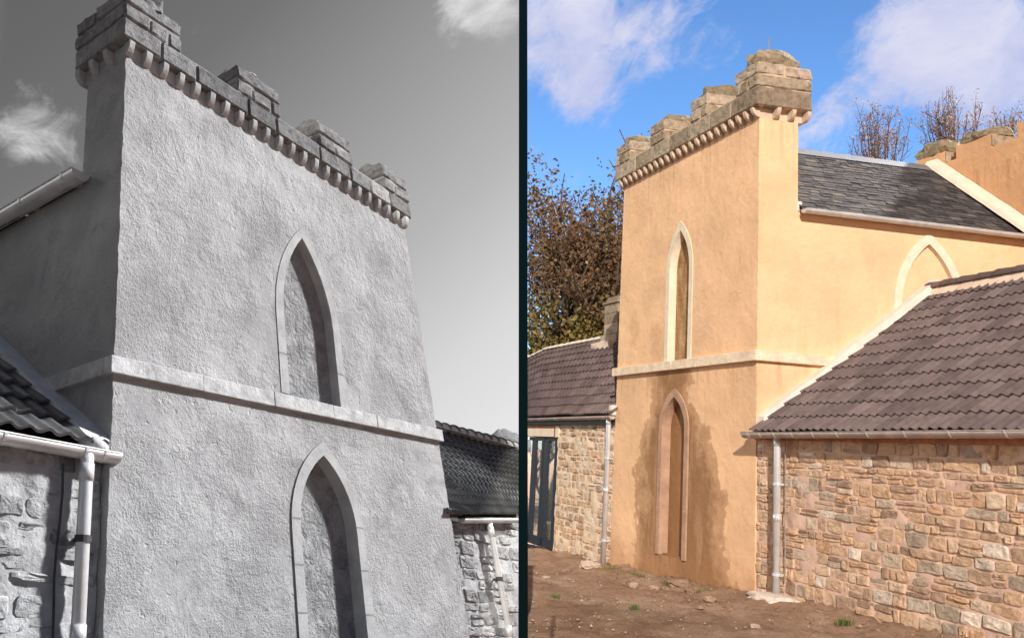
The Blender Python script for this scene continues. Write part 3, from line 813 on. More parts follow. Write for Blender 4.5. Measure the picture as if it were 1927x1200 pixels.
mb.add([(EA, .03, ez(EA) - .03), (EB, .03, ez(EB) - .03), (RB, 1.6, rz(RB) - .03), (RA, 1.6, rz(RA) - .03)], [(0, 1, 2, 3)], 0)
mb.add([(RA, 1.6, rz(RA)), (RB, 1.6, rz(RB)), (4.6, 3.0, -.2), (3.2, 3.0, -.2)], [(0, 1, 2, 3)], .3)
rf = mb.build('pantile_roof', M['L_tile'], rw, L.W, recalc=False)
mb = MB(); ridge_run(mb, (4.2, 1.6, rz(4.2) + .02), (RB, 1.6, rz(RB) + .02), .1, 18); mb.build('ridge_tile', M['L_lime'], rf, L.W, recalc=False)
mb = MB()
for i in range(18):
    f = 4.2 + (RB - 4.2) * (i + .04) / 18
    ridge_run(mb, (f, 1.6, rz(f) + .032), (f + .03, 1.6, rz(f) + .032), .112, 1)
mb.build('ridge_joint', M['L_tile'], rf, L.W, recalc=False)
mb = MB(); mb.box(3.38, 3.60, .0, .1, -.45, -.40); mb.box(3.42, 3.55, .02, .1, -.52, -.45); mb.build('eave_bracket', M['L_dark'], rw, L.W, bevel=.01)
gutter(L, rw, (3.60, .02, -.475), (EB - .03, .02, -.355), (0, -1, 0), .045, (.28, .45, .62, .8), M['L_metal'], M['L_dark'])
downpipe(L, rw, 4.09, .03, TW, -.46, -2.5, .03, (-1.0, -1.7), M['L_metal'], M['L_dark'])

# distant grey hill
mb = MB(); vs = []; cols = 60
for j, (dy, hh) in enumerate(((400, 0), (430, .75), (460, 1.0), (520, .5))):
    for i in range(cols + 1):
        u = 860 + 140 * i / cols
        top = 842 - 27 * math.exp(-((u - 948) / 36) ** 2) - 8 - 4 * fbm((u * .09, j * .6, 0), 1.0, 4)
        p = look(u, 850 + (top - 850) * hh, y=dy)
        vs.append(p)
mb.add(vs, [(j * (cols + 1) + i, j * (cols + 1) + i + 1, (j + 1) * (cols + 1) + i + 1, (j + 1) * (cols + 1) + i) for j in range(3) for i in range(cols)])
kind(mb.build('hill', simple('grey_hillside', (.13,) * 3, 1, 0, .12, .5), None), 'structure')

# ================================================================== right-hand yard (colour)
R = Frame(); R.W = map_right; R.k = 1.0; R.s0 = 0.0; R.t0 = 0.0; R.cap = .23; R.seed = 11.0; R.cs = 1
R.m = dict(plaster=M['R_plaster'], string=M['R_string'], corbel=simple('corbel_stone', (.60, .45, .33), .9, 0, 6, .2, 24, .006), stone=M['R_stone'], mortar=M['R_mortar'], cap=M['R_lichen'])
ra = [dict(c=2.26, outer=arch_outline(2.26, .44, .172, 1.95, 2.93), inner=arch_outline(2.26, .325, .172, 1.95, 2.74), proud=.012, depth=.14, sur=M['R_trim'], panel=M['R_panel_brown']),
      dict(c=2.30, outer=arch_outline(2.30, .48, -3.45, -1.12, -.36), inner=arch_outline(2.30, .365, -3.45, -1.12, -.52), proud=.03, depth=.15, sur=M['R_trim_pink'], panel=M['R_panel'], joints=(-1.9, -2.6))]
tw = tower(R, 'ochre rendered castellated tower with damp-stained lower arch, right of the dark post', 4.49, .722, 4.22, -4.4, .15, 4.39, 4.735, 5.19,
      [(-.15, .46), (1.28, 1.81), (2.70, 3.23), (4.04, 4.64)], .875, .172, .081, 0.0, ra, 1.6)
# plaster plinth below the lower arch
mb = MB(); mb.add([(2.30 - .365, .06, -4.3), (2.30 + .365, .06, -4.3), (2.30 + .365, .06, -3.42), (2.30 - .365, .06, -3.42)], [(0, 1, 2, 3)])
mb.add([(2.30 - .365, .06, -3.42), (2.30 + .365, .06, -3.42), (2.30 + .365, .15, -3.42), (2.30 - .365, .15, -3.42)], [(0, 1, 2, 3)])
mb.build('plinth', M['R_panel'], tw, R.W, recalc=False)
# little wire on the corner capstone
mb = MB(); mb.tube([look(1447, 112, y=13.15), look(1446, 84, y=13.15), look(1449, 72, y=13.15)], .012, 6)
mb.build('wire', M['cable'], tw, None)

# hall behind
TF = 5.2
hall = thing('hall', 'ochre hall with dark slate roof and cream blind arch, behind the right tower', 'hall', R.W(1.8, 3, -4.2))
h_outer = arch_outline(3.2, .70, -1.4, 1.15, 2.50, 10); h_inner = arch_outline(3.2, .555, -1.4, 1.15, 2.30, 10)
mb = MB()
holed_face(mb, [(.722, -4.4), (TF, -4.4), (TF, 2.62), (.722, 2.62)], [h_inner], lambda a, z: (.004, a, z))
mb.add([(3.6, .722, -4.4), (3.6, TF, -4.4), (3.6, TF, 2.62), (3.6, .722, 2.62)], [(0, 1, 2, 3)])
mb.build('wall', M['R_hallplaster'], hall, R.W, recalc=False)
blind_arch(R, hall, 3.2, h_outer, h_inner, .02, .06, lambda a, z, d: (.004 + d, a, z), M['R_trim'], M['R_hallplaster'])
RS, RZ = 1.77, 4.47
mb = MB(); slates(mb, (-.14, .726, 2.60), (-.14, TF, 2.60), (RS, .726, RZ), (RS, TF, RZ), .21, .105)
slates(mb, (3.7, .726, 2.60), (3.7, TF, 2.60), (RS, .726, RZ), (RS, TF, RZ), .3, .2)
mb.add([(-.12, .726, 2.585), (-.12, TF, 2.585), (RS, TF, RZ - .02), (RS, .726, RZ - .02)], [(0, 1, 2, 3)], 0)
rf = mb.build('slate_roof', M['R_slate'], hall, R.W, recalc=False)
mb = MB(); mb.prism([(RS - .17, RZ - .13), (RS, RZ + .045), (RS + .17, RZ - .13), (RS, RZ - .0)], 1, .726, TF); mb.build('ridge_flashing', M['R_lead'], rf, R.W)
mb = MB(); mb.box(-.02, .05, .7, .80, 2.62, 2.80, .5, .008); mb.build('lime_fillet', M['R_lime_w'], hall, R.W, bevel=.015)
gutter(R, hall, (-.17, .70, 2.62), (-.17, 7.0, 2.60), (-1, 0, 0), .068, (.02, .09, .15, .19, .27, .34, .42, .5, .58, .7, .8), M['R_metal'], M['R_metal'])

# crenellated cross wall closing the hall roof
cw = thing('crenellated_wall', 'ochre crenellated cross wall with mossy caps, at the right end of slate roof', 'wall', R.W(1, 5.5, -4.2))
mb = MB(); prof = [(2.65, -4.4), (2.65, 4.56), (2.35, 4.56), (2.35, 4.80), (1.62, 4.80), (1.62, 4.56), (1.39, 4.56), (1.39, 4.825), (.62, 4.825), (.62, 4.56), (.13, 4.56), (.13, 4.84), (-2.6, 4.84), (-2.6, -4.4)]
mb.prism(prof, 1, TF, TF + .62); mb.build('wall', right_plaster('weathered_ochre_render', (.66, .37, .19), False), cw, R.W, bevel=.02)
def tw_skew():
    mb = MB(); n = 20; vs = []
    for i in range(n + 1):
        f = i / n; s = RS + .02 + (-.30 - RS) * f; z = RZ + .02 + (2.52 - RZ) * f; w = .015 * fbm((f * 9, 1, 1), 1, 2)
        vs += [(s, TF - .30 - w, z + .03), (s, TF + .004, z), (s, TF - .26, z + .10), (s, TF - .01, z + .20 + w)]
    fs = []
    for i in range(n):
        a, b_ = 4 * i, 4 * i + 4; fs += [(a, b_, b_ + 2, a + 2), (a + 2, b_ + 2, b_ + 3, a + 3)]
    mb.add(vs, fs); mb.build('lime_fillet', M['R_lime'], cw, R.W)
tw_skew()
for (c, r, z) in ((1.0, (.40, .32, .22), 4.83), (2.0, (.42, .32, .34), 4.80), (-.7, (.6, .3, .12), 4.84)):
    mb = MB(); boulder(mb, (c, TF + .3, z), r, c * 3.3, .8, .12); mb.build('capstone', M['R_lichen'], cw, R.W)
mb = MB()
mb.box(.615, .60, TF - .004, TF + .63, 4.575, 4.80, .3, .004); mb.box(1.612, 1.60, TF - .004, TF + .63, 4.575, 4.78, .5, .004)
mb.build('dressed_stone', M['R_stone'], cw, R.W)

# right wing
rw = thing('rubble_wing', 'sandstone rubble wing with brown pantile roof and long gutter, at the photo right edge', 'wing', R.W(-3, 1.5, -4))
putW = lambda a, z, d: (a, .03 - d, z)
mb = MB(); rubble(mb, putW, -6.6, -.02, -4.0, -1.26, .07, .21, .09, .36, .016, .030)
wl = mb.build('wall', M['R_rubble'], rw, R.W)
mb = MB(); rough_sheet(mb, lambda a, z, d: putW(a, z, d * .7 + .004), -6.6, .0, -4.0, -1.2, .035, .03); mb.build('mortar_bed', M['R_bed'], wl, R.W, smooth=True)
mb = MB(); mb.add([(-6.6, .03, -4.0), (-6.6, 6.4, -4.0), (-6.6, 6.4, -1.2), (-6.6, 3.2, 1.4), (-6.6, .03, -1.2)], [(0, 1, 2, 3, 4)])
mb.add([(-6.6, 6.4, -4.0), (0, 6.4, -4.0), (0, 6.4, -1.2), (-6.6, 6.4, -1.2)], [(0, 1, 2, 3)]); mb.build('end_wall', M['R_bed'], rw, R.W, recalc=False)
mb = MB(); pantiles(mb, (-.10, -.17, -1.17), (-7.0, -.17, -1.115), (-.10, 3.2, 1.44), (-7.0, 3.2, 1.46), 50, 12, .038, .030, 10)
mb.add([(-.03, -.10, -1.2), (-7.0, -.10, -1.15), (-7.0, 3.2, 1.40), (-.03, 3.2, 1.38)], [(0, 1, 2, 3)], .0)
mb.add([(-.03, 6.6, -1.2), (-7.0, 6.6, -1.15), (-7.0, 3.2, 1.42), (-.03, 3.2, 1.42)], [(0, 1, 2, 3)], .3)
rf = mb.build('pantile_roof', M['R_tile'], rw, R.W, recalc=False)
mb = MB(); ridge_run(mb, (-.02, 3.2, 1.46), (-7.0, 3.2, 1.48), .13, 22, None, .03); mb.build('ridge_tile', M['R_ridge'], rf, R.W, recalc=False)
mb = MB(); n = 90; vs = []
for i in range(n + 1):
    s = -.03 - 6.9 * i / n; w = .03 * fbm((s * 4, 0, 0), 1, 3)
    vs += [(s, 3.0 - w, 1.335 + .02 * fbm((s * 6, 4, 0), 1, 2)), (s, 3.12, 1.50)]
mb.add(vs, [(2 * i, 2 * i + 2, 2 * i + 3, 2 * i + 1) for i in range(n)]); mb.build('ridge_mortar', M['R_lime'], rf, R.W, recalc=False)
skew(R, rw, .02, -1.05, 3.22, 1.51, -.17, .03, .15, M['R_lime_w'])
mb = MB(); boulder(mb, (-.06, 3.28, 1.53), (.11, .14, .11), 4.0, .3, .06, flat=False); mb.build('skew_end', M['R_lime_w'], rw, R.W, smooth=True)
gutter(R, rw, (-.04, -.22, -1.187), (-7.0, -.22, -1.10), (0, -1, 0), .085, (.022, .028, .065, .11, .165, .225, .29, .365, .45, .54, .64, .75, .86), M['R_metal_dark'], M['R_metal'], M['R_metal'])
mb = MB(); mb.box(-6.6, .0, -.03, .06, -1.285, -1.16); mb.build('eave_shade_strip', M['R_wood'], rw, R.W)  # brown strip standing in for the shadow under the gutter
downpipe(R, rw, -.685, -.14, .03, -1.24, -3.66, .048, (-1.95, -3.28), M['R_pipe'], M['R_pipe'])
mb = MB(); mb.tube([(-.725 + .004 * math.sin(i), -.035, -1.3 - i * .16) for i in range(14)], .009, 6)
tag(mb.build('cable', M['cable'], None, R.W), 'thin pale cable on the rubble wall beside the right-hand downpipe', 'cable')
gz = lambda s, t=0: -3.74 - .05 * s
mb = MB(); boulder(mb, (-.72, -.24, gz(-.7) + .075), (.34, .24, .085), 8.8, .95, .10, .5, flat=False)
tag(mb.build('splash_slab', M['slab'], None, R.W), 'pale flat slab under the foot of the right-hand downpipe', 'slab')

# left wing beyond the tower
lw = thing('rubble_wing', 'pink rubble wing with glazed door beyond the ochre tower, beside the dark post', 'wing', R.W(7, 1.5, -4.2))
WS0, WS1, WS2 = 4.49, 7.22, 9.05
mb = MB(); putV = lambda a, z, d: (a, .03 - d, z)
rubble(mb, putV, WS0 + .02, WS1, -4.5, -1.02, .10, .22, .14, .34, .03, .03)
wl = mb.build('wall', M['R_rubble'], lw, R.W)
mb = MB(); rough_sheet(mb, lambda a, z, d: putV(a, z, d + .010), WS0, WS1 + .02, -4.5, -1.0, .05, .028); mb.build('mortar_bed', M['R_bed_white'], wl, R.W, smooth=True)
mb = MB(); mb.box(WS1 - .02, WS2, -.005, .3, -1.33, -1.03, .5, .004); mb.build('lintel', M['R_wood'], lw, R.W, bevel=.01)
mb = MB(); mb.box(WS1 + .25, WS2, -.012, .04, -1.32, -1.12, .5); mb.box(WS1 - .06, WS1 + .12, -.014, .04, -1.33, -1.06); mb.build('render_patch', M['R_trim'], lw, R.W)
mb = MB(); mb.box(WS0, WS2, -.06, .05, -1.03, -.93); mb.build('fascia', M['R_frame'], lw, R.W)
# glazed door leaf
D0, D1, ZB, ZT = WS1 + .02, WS2, -4.02, -1.34
fr = MB()
for (a, b_, z0, z1) in ((D0, D1, ZT - .09, ZT), (D0, D1, ZB, ZB + .22), (D0, D0 + .10, ZB, ZT), (D0 + .72, D0 + .86, ZB, ZT), (D0 + 1.48, D0 + 1.62, ZB, ZT)):
    fr.box(a, b_, .06, .16, z0, z1)
for (a, b_) in ((D0 + .16, D0 + .22), (D0 + .62, D0 + .68), (D0 + .92, D0 + .98), (D0 + 1.36, D0 + 1.42)): fr.box(a, b_, .04, .12, ZB + .2, ZT - .07)
dr = fr.build('glazed_door', M['R_frame'], lw, R.W, bevel=.008)
for a, b_ in ((D0 + .10, D0 + .72), (D0 + .86, D0 + 1.48)):
    mb = MB(); mb.box(a, b_, .10, .112, ZB + .22, ZT - .09); mb.build('pane', M['glass'], dr, R.W)
mb = MB(); mb.box(D0 + .1, D0 + 1.5, -.02, .2, -4.3, -4.06, .5, .02); mb.build('threshold', M['R_frame'], lw, R.W, bevel=.01)
mb = MB()
mb.add([(D0 - .3, .5, -4.3), (D1, .5, -4.3), (D1, 3.5, -4.3), (D0 - .3, 3.5, -4.3)], [(0, 1, 2, 3)])
mb.add([(D0 - .3, 3.5, -4.3), (D1, 3.5, -4.3), (D1, 3.5, -1), (D0 - .3, 3.5, -1)], [(0, 1, 2, 3)])
mb.add([(D0 - .3, .2, -4.3), (D0 - .3, 3.5, -4.3), (D0 - .3, 3.5, -1), (D0 - .3, .2, -1)], [(0, 1, 2, 3)])
mb.add([(D0 - .3, .2, -1.02), (D1, .2, -1.02), (D1, 3.5, -1.02), (D0 - .3, 3.5, -1.02)], [(0, 1, 2, 3)])
mb.build('interior', M['dark_room'], lw, R.W, recalc=False)
mb = MB(); mb.tube([(D0 + .80, .34, -4.25), (D0 + .80, .34, -3.8), (D0 + .80, .34, -3.48)], [.13, .15, .16], 14)
tag(mb.build('bucket', M['yellow'], None, R.W), 'yellow bucket standing behind the glazed door', 'bucket')
# roof of that wing
def rdip(u): return Vector((0, 0, -.26 * max(0, (u - .86) / .14)))
mb = MB(); pantiles(mb, (4.40, -.12, -.835), (9.15, -.12, -.85), (4.5, 3.2, 1.74), (17.35, 3.2, 1.83), 40, 10, .05, .042, 8, rdip)
mb.add([(4.5, 6.5, -.8), (9.15, 6.5, -.8), (17.3, 3.2, 1.5), (4.5, 3.2, 1.7)], [(0, 1, 2, 3)], .4)
mb.add([(4.42, .0, -.92), (9.1, .0, -.92), (17.2, 3.2, 1.5), (4.5, 3.2, 1.66)], [(0, 1, 2, 3)], 0)
rf = mb.build('pantile_roof', M['R_tile'], lw, R.W, recalc=False)
mb = MB(); ridge_run(mb, (4.6, 3.2, 1.74), (15.5, 3.2, 1.81), .10, 26); ridge_run(mb, (15.5, 3.2, 1.80), (17.3, 3.2, 1.57), .10, 4)
mb.build('ridge_tile', M['R_lime_w'], rf, R.W, recalc=False)
mb = MB(); mb.add([(WS2 + .02, .03, -4.6), (17.2, 3.2, -4.6), (17.2, 3.2, 1.5), (WS2 + .02, .03, -.9)], [(0, 1, 2, 3)])
mb.build('end_wall', M['R_bed'], lw, R.W, recalc=False)
mb = MB(); mb.hexa([(x, y, z) for x in (4.47, 4.62) for y in (-.1, .25) for z in (-.84, -.62)]); mb.build('skew_end', M['R_lime_w'], lw, R.W, bevel=.03)
gutter(R, lw, (4.36, -.14, -.86), (9.15, -.14, -.875), (0, -1, 0), .07, (.06, .2, .36, .55, .75), M['R_metal_dark'], M['R_metal'], M['R_metal'])
downpipe(R, lw, 4.58, -.10, .03, -.9, -3.93, .05, (-1.75, -3.45), M['R_pipe'], M['R_pipe'])
# chimney on that roof
ch = MB(); mo = MB()
c0 = (10.45, 3.2)
for i, (w, z0, z1) in enumerate(((.46, 1.2, 1.78), (.40, 1.78, 2.10), (.40, 2.10, 2.40), (.40, 2.40, 2.68), (.46, 2.68, 2.78), (.34, 2.78, 2.92))):
    ch.box(c0[0] - w, c0[0] + w, c0[1] - w * .8, c0[1] + w * .8, z0 + .02, z1, rnd(), .01)
mo.box(c0[0] - .385, c0[0] + .385, c0[1] - .30, c0[1] + .30, 1.2, 2.7)
cc = ch.build('chimney', M['R_stone'], rf, R.W, bevel=.015); mo.build('mortar_bed', M['R_mortar'], cc, R.W)
mb = MB(); mb.box(c0[0] - .55, c0[0] + .55, c0[1] - .6, c0[1], 1.25, 1.52, .5, .06); mb.build('flashing', M['R_lime'], cc, R.W, bevel=.03)

# ------------------------------------------------------------------ the dark post between the two yards
pd = look(984.5, 600, y=3.0); w = 17.0 / FPX * (pd - Vector((0, 0, EYE))).dot(FWD) / 2
a0, a1 = look(984.5, 1690, y=3.0), look(984.5, -60, y=3.0)
dpth = (pd - Vector((0, 0, EYE))).normalized(); xr = (a1 - a0).cross(dpth).normalized()
if xr.x < 0: xr = -xr
mb = MB(); n_ = 4; vs = []
for p in (a0, a1):
    for d_, ww in ((0, w), (.03, w * .98)):
        vs += [p + dpth * d_ - xr * ww, p + dpth * d_ + xr * ww]
mb.add(vs, [(0, 1, 3, 2), (4, 6, 7, 5), (0, 4, 5, 1), (2, 3, 7, 6), (0, 2, 6, 4), (1, 5, 7, 3)])
tag(mb.build('post', M['post'], None, None, bevel=.003), 'tall dark teal post standing upright between the grey scene and the coloured one', 'post')

# ------------------------------------------------------------------ unseen block added behind the viewer to keep the sun off the grey yard
gm = simple('grey_sun_blocker', (.12,) * 3, .95, 0, 3, .3, 12, .02)
gh = thing('sun_blocker', 'tall unseen block added behind the viewer to shade the left tower', 'blocker', (-8, -7, .4))
mb = MB(); e = .105
edge = lambda y: -.36 + (y - 8) * e
mb.add([(edge(-6), -6, -.2), (-16, -6, -.2), (-16, -6, 9.4), (-7, -6, 11.7), (edge(-6), -6, 11.3),
        (edge(-6) - .4, -12, -.2), (-16, -12, -.2), (-16, -12, 9.4), (-7, -12, 11.7), (edge(-6) - .4, -12, 11.3)],
       [(0, 1, 2, 3, 4), (9, 8, 7, 6, 5), (0, 4, 9, 5), (1, 6, 7, 2), (4, 3, 8, 9), (3, 2, 7, 8)])
mb.build('wall', gm, gh, None)  # side of the added sun blocker, not a real wall

# ------------------------------------------------------------------ loose stones and tufts
mstone = varmat('loose_sandstone', [(0, (.27, .165, .11)), (.6, (.40, .26, .175)), (1, (.60, .46, .36))], ns=12, amt=.3, bscale=26, bdist=.012)
def ground_pick(u, v):
    d = lookdir(u, v); o = Vector((0, 0, EYE)); t = 3.0
    for _ in range(4000):
        p = o + d * t
        if p.z < ground_h(p.x, p.y) + .02: return p
        t += .01
    return p
rocks = [(1279, 1100, 30, 'pale angular stone lying nearest the foot of the damp-stained arch'), (1192, 1101, 14, 'round brownish stone left of the pale angular stone'), (1230, 1106, 15, 'grey stone lying between the arch foot and the bare soil'),
         (1250, 1107, 12, 'small light stone just left of the large angular stone'), (1300, 1113, 18, 'flat brown stone just right of the large angular stone'), (1317, 1143, 11, 'lone pale pebble on the bare soil below the tower'),
         (1067, 1077, 20, 'flat white stone on the soil in front of the glazed door'), (1110, 1068, 32, 'white mortar lump at the foot of the far downpipe'), (1337, 1128, 18, 'pinkish stone below the grass tuft near the tower corner'),
         (1028, 1087, 12, 'small pale stone close to the dark post'), (1221, 1117, 8, 'tiny brown pebble in the middle of the bare soil'), (1420, 1178, 14, 'brown stone at the bottom edge near the splash slab')]
for i, (u, v, wpx, lab) in enumerate(rocks):
    p = ground_pick(u, v); d = (p - Vector((0, 0, EYE))).dot(FWD); r = wpx / FPX * d / 2
    mb = MB(); boulder(mb, (p.x, p.y, p.z + r * .15), (r * 1.25, r, r * .62), i * 2.7, .6, .2, None, flat=False)
    tag(mb.build('stone', mstone, None), lab, 'stone', 'loose stones on the soil')
mb = MB()
random.seed(21)
for _ in range(1900):
    x, y = ru(-.5, 7.0), ru(8.8, 20)
    if (Vector((x, y, 0)) - Vector((RO.x, RO.y, 0))).dot(Vector((-RD1.y, RD1.x, 0))) < .05: continue
    r = ru(.005, .016) * (1.8 if rnd() < .1 else 1); z = ground_h(x, y) + .02 + .03 * fbm((x, y, 0), 3.2, 3); q = []
    a = ru(0, 6)
    vs = [(x + r * math.cos(a + k * 1.257) * ru(.8, 1.4), y + r * math.sin(a + k * 1.257) * ru(.8, 1.4), z) for k in range(5)] + [(x + ru(-.3, .3) * r, y, z + r * ru(.6, 1.2))]
    mb.add(vs, [(k, (k + 1) % 5, 5) for k in range(5)], rnd())
kind(mb.build('gravel', mstone, None), 'stuff')
mb = MB()
for _ in range(420):
    u_ = ru(-4.5, 8.5); dd_ = abs(random.gauss(0, .8)) + .06
    p = Vector((RO.x, RO.y, 0)) + RD1 * u_ + Vector((RD1.y * -1, RD1.x, 0)) * dd_
    z = ground_h(p.x, p.y) + .06 * fbm(p, .9, 3) + .05 * fbm(Vector((p.x, p.y, 0)) + Vector((9, 3, 0)), 2.6, 4) + .09 * max(0, 1 - dd_ / 1.2) ** 2 + .012
    a = ru(0, 6.28); r = ru(.015, .04); c_, s_ = math.cos(a) * r, math.sin(a) * r
    mb.add([(p.x - c_, p.y - s_, z), (p.x + s_ * .5, p.y - c_ * .5, z + ru(0, .015)), (p.x + c_, p.y + s_, z + ru(0, .02)), (p.x - s_ * .5, p.y + c_ * .5, z)], [(0, 1, 2, 3)], rnd())
kind(mb.build('leaf_litter', varmat('fallen_leaves', [(0, (.16, .08, .04)), (.6, (.30, .18, .09)), (1, (.46, .30, .16))], ns=6, amt=.2, bscale=0), None, recalc=False), 'stuff')
mgrass = varmat('short_grass', [(0, (.07, .09, .02)), (.6, (.15, .17, .05)), (1, (.26, .24, .1))], ns=5, amt=.2, bscale=0)
tufts = [(1150, 1072, 30, 'tuft of grass at the foot of the far downpipe'), (1195, 1083, 26, 'sparse tuft of grass at the left of the tower foot'), (1262, 1098, 26, 'dull tuft of grass under the lower arch'), (1330, 1115, 36, 'bright green tuft of grass by the right of the tower foot'),
         (1419, 1128, 22, 'dark weed growing at the tower corner beside the downpipe'), (1588, 1172, 24, 'small green tuft of grass at the foot of the rubble wing wall'), (1045, 1124, 14, 'lone blade cluster of grass on the bare soil'), (1195, 1145, 12, 'tiny weed in the middle of the bare soil')]
for i, (u, v, wpx, lab) in enumerate(tufts):
    p = ground_pick(u, v); d = (p - Vector((0, 0, EYE))).dot(FWD); r = wpx / FPX * d / 2
    mb = MB()
    for _ in range(150):
        a = ru(0, 6.28); q = r * 1.3 * rnd() ** .6; x, y = p.x + q * math.cos(a) * 1.2, p.y + q * math.sin(a) * .7; h = ru(.03, .11) * (.6 + r * 3)
        b_ = ru(0, 6.28); w = .006; l = ru(0, .06)
        mb.add([(x - w * math.cos(b_), y - w * math.sin(b_), p.z - .02), (x + w * math.cos(b_), y + w * math.sin(b_), p.z - .02), (x + l * math.sin(b_) , y - l * math.cos(b_), p.z + h)], [(0, 1, 2)], rnd())
    tag(mb.build('grass_tuft', mgrass, None, recalc=False), lab, 'grass', 'grass tufts along the wall foot')

# ------------------------------------------------------------------ trees
bark = simple('grey_brown_bark', (.12, .085, .055), .95, 0, 6, .4, 18, .02)
leafA = varmat('autumn_leaves', [(0, (.09, .065, .025)), (.3, (.14, .105, .04)), (.55, (.20, .125, .05)), (.8, (.19, .09, .04)), (1, (.15, .13, .045))], .8, 3, .3, 0)
leafB = varmat('russet_leaves', [(0, (.11, .06, .04)), (.4, (.17, .095, .05)), (.7, (.22, .115, .055)), (1, (.15, .115, .05))], .8, 3, .3, 0)
leafC = varmat('olive_leaves', [(0, (.10, .085, .022)), (.5, (.19, .145, .04)), (1, (.28, .19, .06))], .8, 3, .3, 0)
leafP = varmat('brown_sapling_leaves', [(0, (.26, .14, .10)), (.5, (.42, .25, .17)), (1, (.55, .38, .27))], .8, 3, .3, 0)
def inside(p): return (p - Vector((0, 0, EYE))).dot(PART) > .012 * abs(p.y) * .55
def leaf(mb, p, s):
    d = Vector((ru(-1, 1), ru(-1, 1), ru(-.8, .8))).normalized(); e_ = d.cross(Vector((ru(-1, 1), ru(-1, 1), ru(-1, 1)))).normalized()
    mb.add([p - d * s, p + e_ * s * .55, p + d * s, p - e_ * s * .5], [(0, 1, 2, 3)], min(1, max(0, rnd())))
def grow(wood, tips, p, d, l, r, lev, maxl, spread, upb, nb, par=-1, at=0):
    pts = [p]; n = 4; q = p.copy(); dd = d.copy(); rs = [r]
    for i in range(n):
        dd = (dd + Vector((ru(-1, 1), ru(-1, 1), ru(-.6, .9) * .7 + upb)) * .16).normalized(); q = q + dd * (l / n); pts.append(q.copy()); rs.append(r * (1 - .42 * (i + 1) / n))
    v0 = len(wood.v); wood.tube(pts, rs, 7 if lev < 2 else 4, .5, False)
    if not hasattr(wood, 't'): wood.t = []
    wood.t.append((v0, len(wood.v), par)); me_ = len(wood.t) - 1
    if par >= 0:
        pv = wood.t[par]; wood.f.append((pv[0] + at * ((pv[1] - pv[0]) // (n + 1)), v0, v0 + 1)); wood.a.append(.5)
    if lev >= maxl:
        tips += pts[2:]; return
    if lev >= maxl - 1: tips.append(pts[-1])
    for k in range(nb[lev]):
        f = ru(.45, 1.0) if lev else ru(.4, 1.0)
        b_ = pts[min(n, int(f * n))]
        nd = (dd + Vector((ru(-1, 1), ru(-1, 1), ru(-.35, .75))) * spread).normalized()
        grow(wood, tips, b_, nd, l * ru(.55, .82), r * ru(.42, .6), lev + 1, maxl, spread, upb, nb, me_, min(n, int(f * n)))
def trim(wood, fit):
    wood.v = [tuple(fit(v)) for v in wood.v]; ok = [inside(Vector(v)) for v in wood.v]
    # a limb that would reach past the yard is lopped together with what it carries
    good = []; lim = []
    for v0, v1, par in wood.t:
        good.append(all(ok[v0:v1]) and (par < 0 or good[par]))
        lim += [good[-1]] * (v1 - v0)
    keep = [i for i, f in enumerate(wood.f) if all(lim[j] for j in f)]
    wood.f = [wood.f[i] for i in keep]; wood.a = [wood.a[i] for i in keep]
def tree(name, label, base, height, rad, nb, mat, nleaf, ls, sig, spread=.95, trunk=.38, group=None, upb=.25, seed=1, wide=1.0):
    random.seed(seed)
    root = thing(name, label, 'tree', base, group)
    wood = MB(); tips = []
    l0 = height * trunk
    grow(wood, tips, Vector(base), Vector((ru(-.05, .05), ru(-.05, .05), 1)), l0, rad, 0, len(nb), spread, upb, nb)
    zt = sorted(t.z for t in tips)[-max(2, len(tips) // 60)]; k = (height - .3) / (zt - base[2])
    fit = lambda p: Vector(base) + Vector(((p[0] - base[0]) * k * wide, (p[1] - base[1]) * k * wide, (p[2] - base[2]) * k))
    tips = [fit(t) for t in tips]; trim(wood, fit)
    wood.build('trunk', bark, root, None, recalc=False, smooth=True)
    mb = MB()
    for _ in range(nleaf):
        t = random.choice(tips); p = t + Vector((random.gauss(0, sig), random.gauss(0, sig), random.gauss(0, sig * .8)))
        if (p - t).length > 1.5 * sig or p.z > base[2] + height + .1: continue
        if not inside(p) : continue
        leaf(mb, p, ls * ru(.6, 1.3))
    mb.build('crown', mat, root, None, recalc=False)
    return root
def at_px(u, y):
    p = look(u, 800, y=y); return Vector((p.x, p.y, ground_h(p.x, p.y) - .1))
G1 = 'autumn trees behind the far wing'
def tall_tree(label, u, y, topv, mat, n, seed, ls=.13, sig=.5, spread=.95):
    b_ = at_px(u, y); top = look(u, topv, y=y).z
    return tree('autumn_tree', label, b_, (top - b_.z), .26, (6, 4, 4, 3), mat, n, ls, sig, spread, .34, G1, .22, seed, 1.2)
tall_tree('tall russet autumn tree nearest the dark post, above the far wing', 1030, 36, 330, leafB, 26000, 3, .105, .42)
tall_tree('tall olive-brown autumn tree rising just left of the ochre tower', 1125, 38, 330, leafA, 26000, 5, .105, .42)
tall_tree('dark russet autumn tree standing nearest, lowest of the tall ones by the dark post', 1052, 33, 345, leafB, 14000, 17, .11, .42)
tall_tree('thin-leaved autumn tree between the other two, farther back', 1080, 44, 345, leafA, 22000, 9, .11, .45)
tall_tree('autumn tree mostly hidden behind the ochre tower', 1160, 41, 332, leafA, 22000, 12, .11, .42)
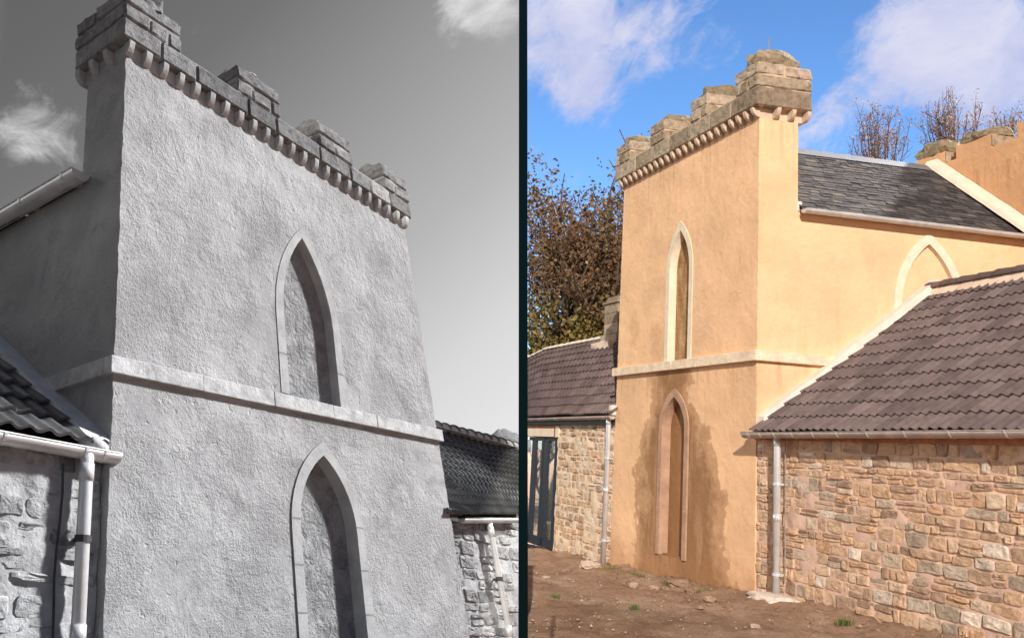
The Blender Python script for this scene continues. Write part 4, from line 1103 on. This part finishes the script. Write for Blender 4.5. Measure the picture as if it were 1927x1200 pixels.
def bush(label, u, y, topv, halfw, mat, n, seed):
    random.seed(seed); b_ = at_px(u, y); top = look(u, topv, y=y).z
    root = thing('bushy_tree', label, 'tree', b_, 'lower bushy trees above the far wing roof')
    wood = MB(); tips = []
    grow(wood, tips, Vector(b_), Vector((0, 0, 1)), (top - b_.z) * .32, .16, 0, 3, 1.0, .2, (5, 4, 4)); trim(wood, lambda v: Vector(v)); wood.build('trunk', bark, root, None, recalc=False)
    mb = MB(); H = top - b_.z
    for _ in range(n):
        a, e_ = ru(0, 6.28), ru(-.2, 1); rr = rnd() ** .45
        p = b_ + Vector((math.cos(a) * halfw * rr * math.sqrt(max(0, 1 - e_ * e_ * .8)), math.sin(a) * halfw * rr, H * (.5 + .5 * e_ * rr)))
        if fbm(p, .75, 3) < -.12 or not inside(p): continue
        leaf(mb, p, ru(.07, .15))
    mb.build('crown', mat, root, None, recalc=False)
bush('dense olive bush low behind the tiled roof beside the dark post', 1040, 31, 560, 2.3, leafC, 11000, 31)
bush('dense olive bush low behind the chimney of the far wing', 1130, 32, 540, 2.2, leafC, 10000, 33)
def sapling(label, u, y, topv, halfpx, nst, seed, n):
    random.seed(seed); b_ = at_px(u, y); top = look(u, topv, y=y).z; hw = halfpx / FPX * y
    root = thing('leggy_tree', label, 'tree', b_, 'sparse upright trees behind the slate roof')
    wood = MB(); tips = []
    fork = Vector((b_.x, b_.y, look(u, 345, y=y).z)); H = top - fork.z
    wood.tube([b_, b_.lerp(fork, .5) + Vector((.05, 0, 0)), fork], [.13, .11, .09], 8)
    for k in range(nst):
        a = ru(0, 6.28); w = math.sqrt(rnd()) * hw
        e_ = Vector((b_.x + math.cos(a) * w, b_.y + math.sin(a) * w, fork.z + H * (1 - .35 * (w / hw) ** 2 - ru(0, .3))))
        st = fork + Vector((0, 0, -ru(0, .4))); mid = st.lerp(e_, .5) + Vector((math.cos(a) * w * .2, math.sin(a) * w * .2, -.1))
        pts = [st, st.lerp(mid, .55) + Vector((ru(-.06, .06), 0, 0)), mid, mid.lerp(e_, .5) + Vector((ru(-.08, .08), ru(-.08, .08), 0)), e_]
        wood.tube(pts, [.03, .024, .017, .012, .007], 5, .5, False)
        for f in range(7):
            q = st.lerp(mid, .5).lerp(e_, rnd() * .9); q = q if rnd() < .5 else mid.lerp(e_, rnd())
            e2 = q + Vector((ru(-.3, .3), ru(-.3, .3), ru(.2, .6)))
            wood.tube([q, e2], [.010, .005], 4, .5, False); tips += [q, q.lerp(e2, .5), e2, e2]
    wood.build('trunk', bark, root, None, recalc=False)
    mb = MB()
    for _ in range(n):
        p = random.choice(tips) + Vector((random.gauss(0, .07), random.gauss(0, .07), random.gauss(0, .08))); leaf(mb, p, ru(.028, .055))
    mb.build('crown', leafP, root, None, recalc=False)
sapling('sparse brown upright tree above the middle of the slate roof', 1662, 27, 188, 56, 30, 41, 1900)
sapling('sparse brown upright tree behind the crenellated cross wall', 1808, 27, 165, 66, 40, 43, 2500)
sapling('sparse upright tree cut by the right edge of the photo', 1920, 28, 190, 44, 26, 45, 1500)
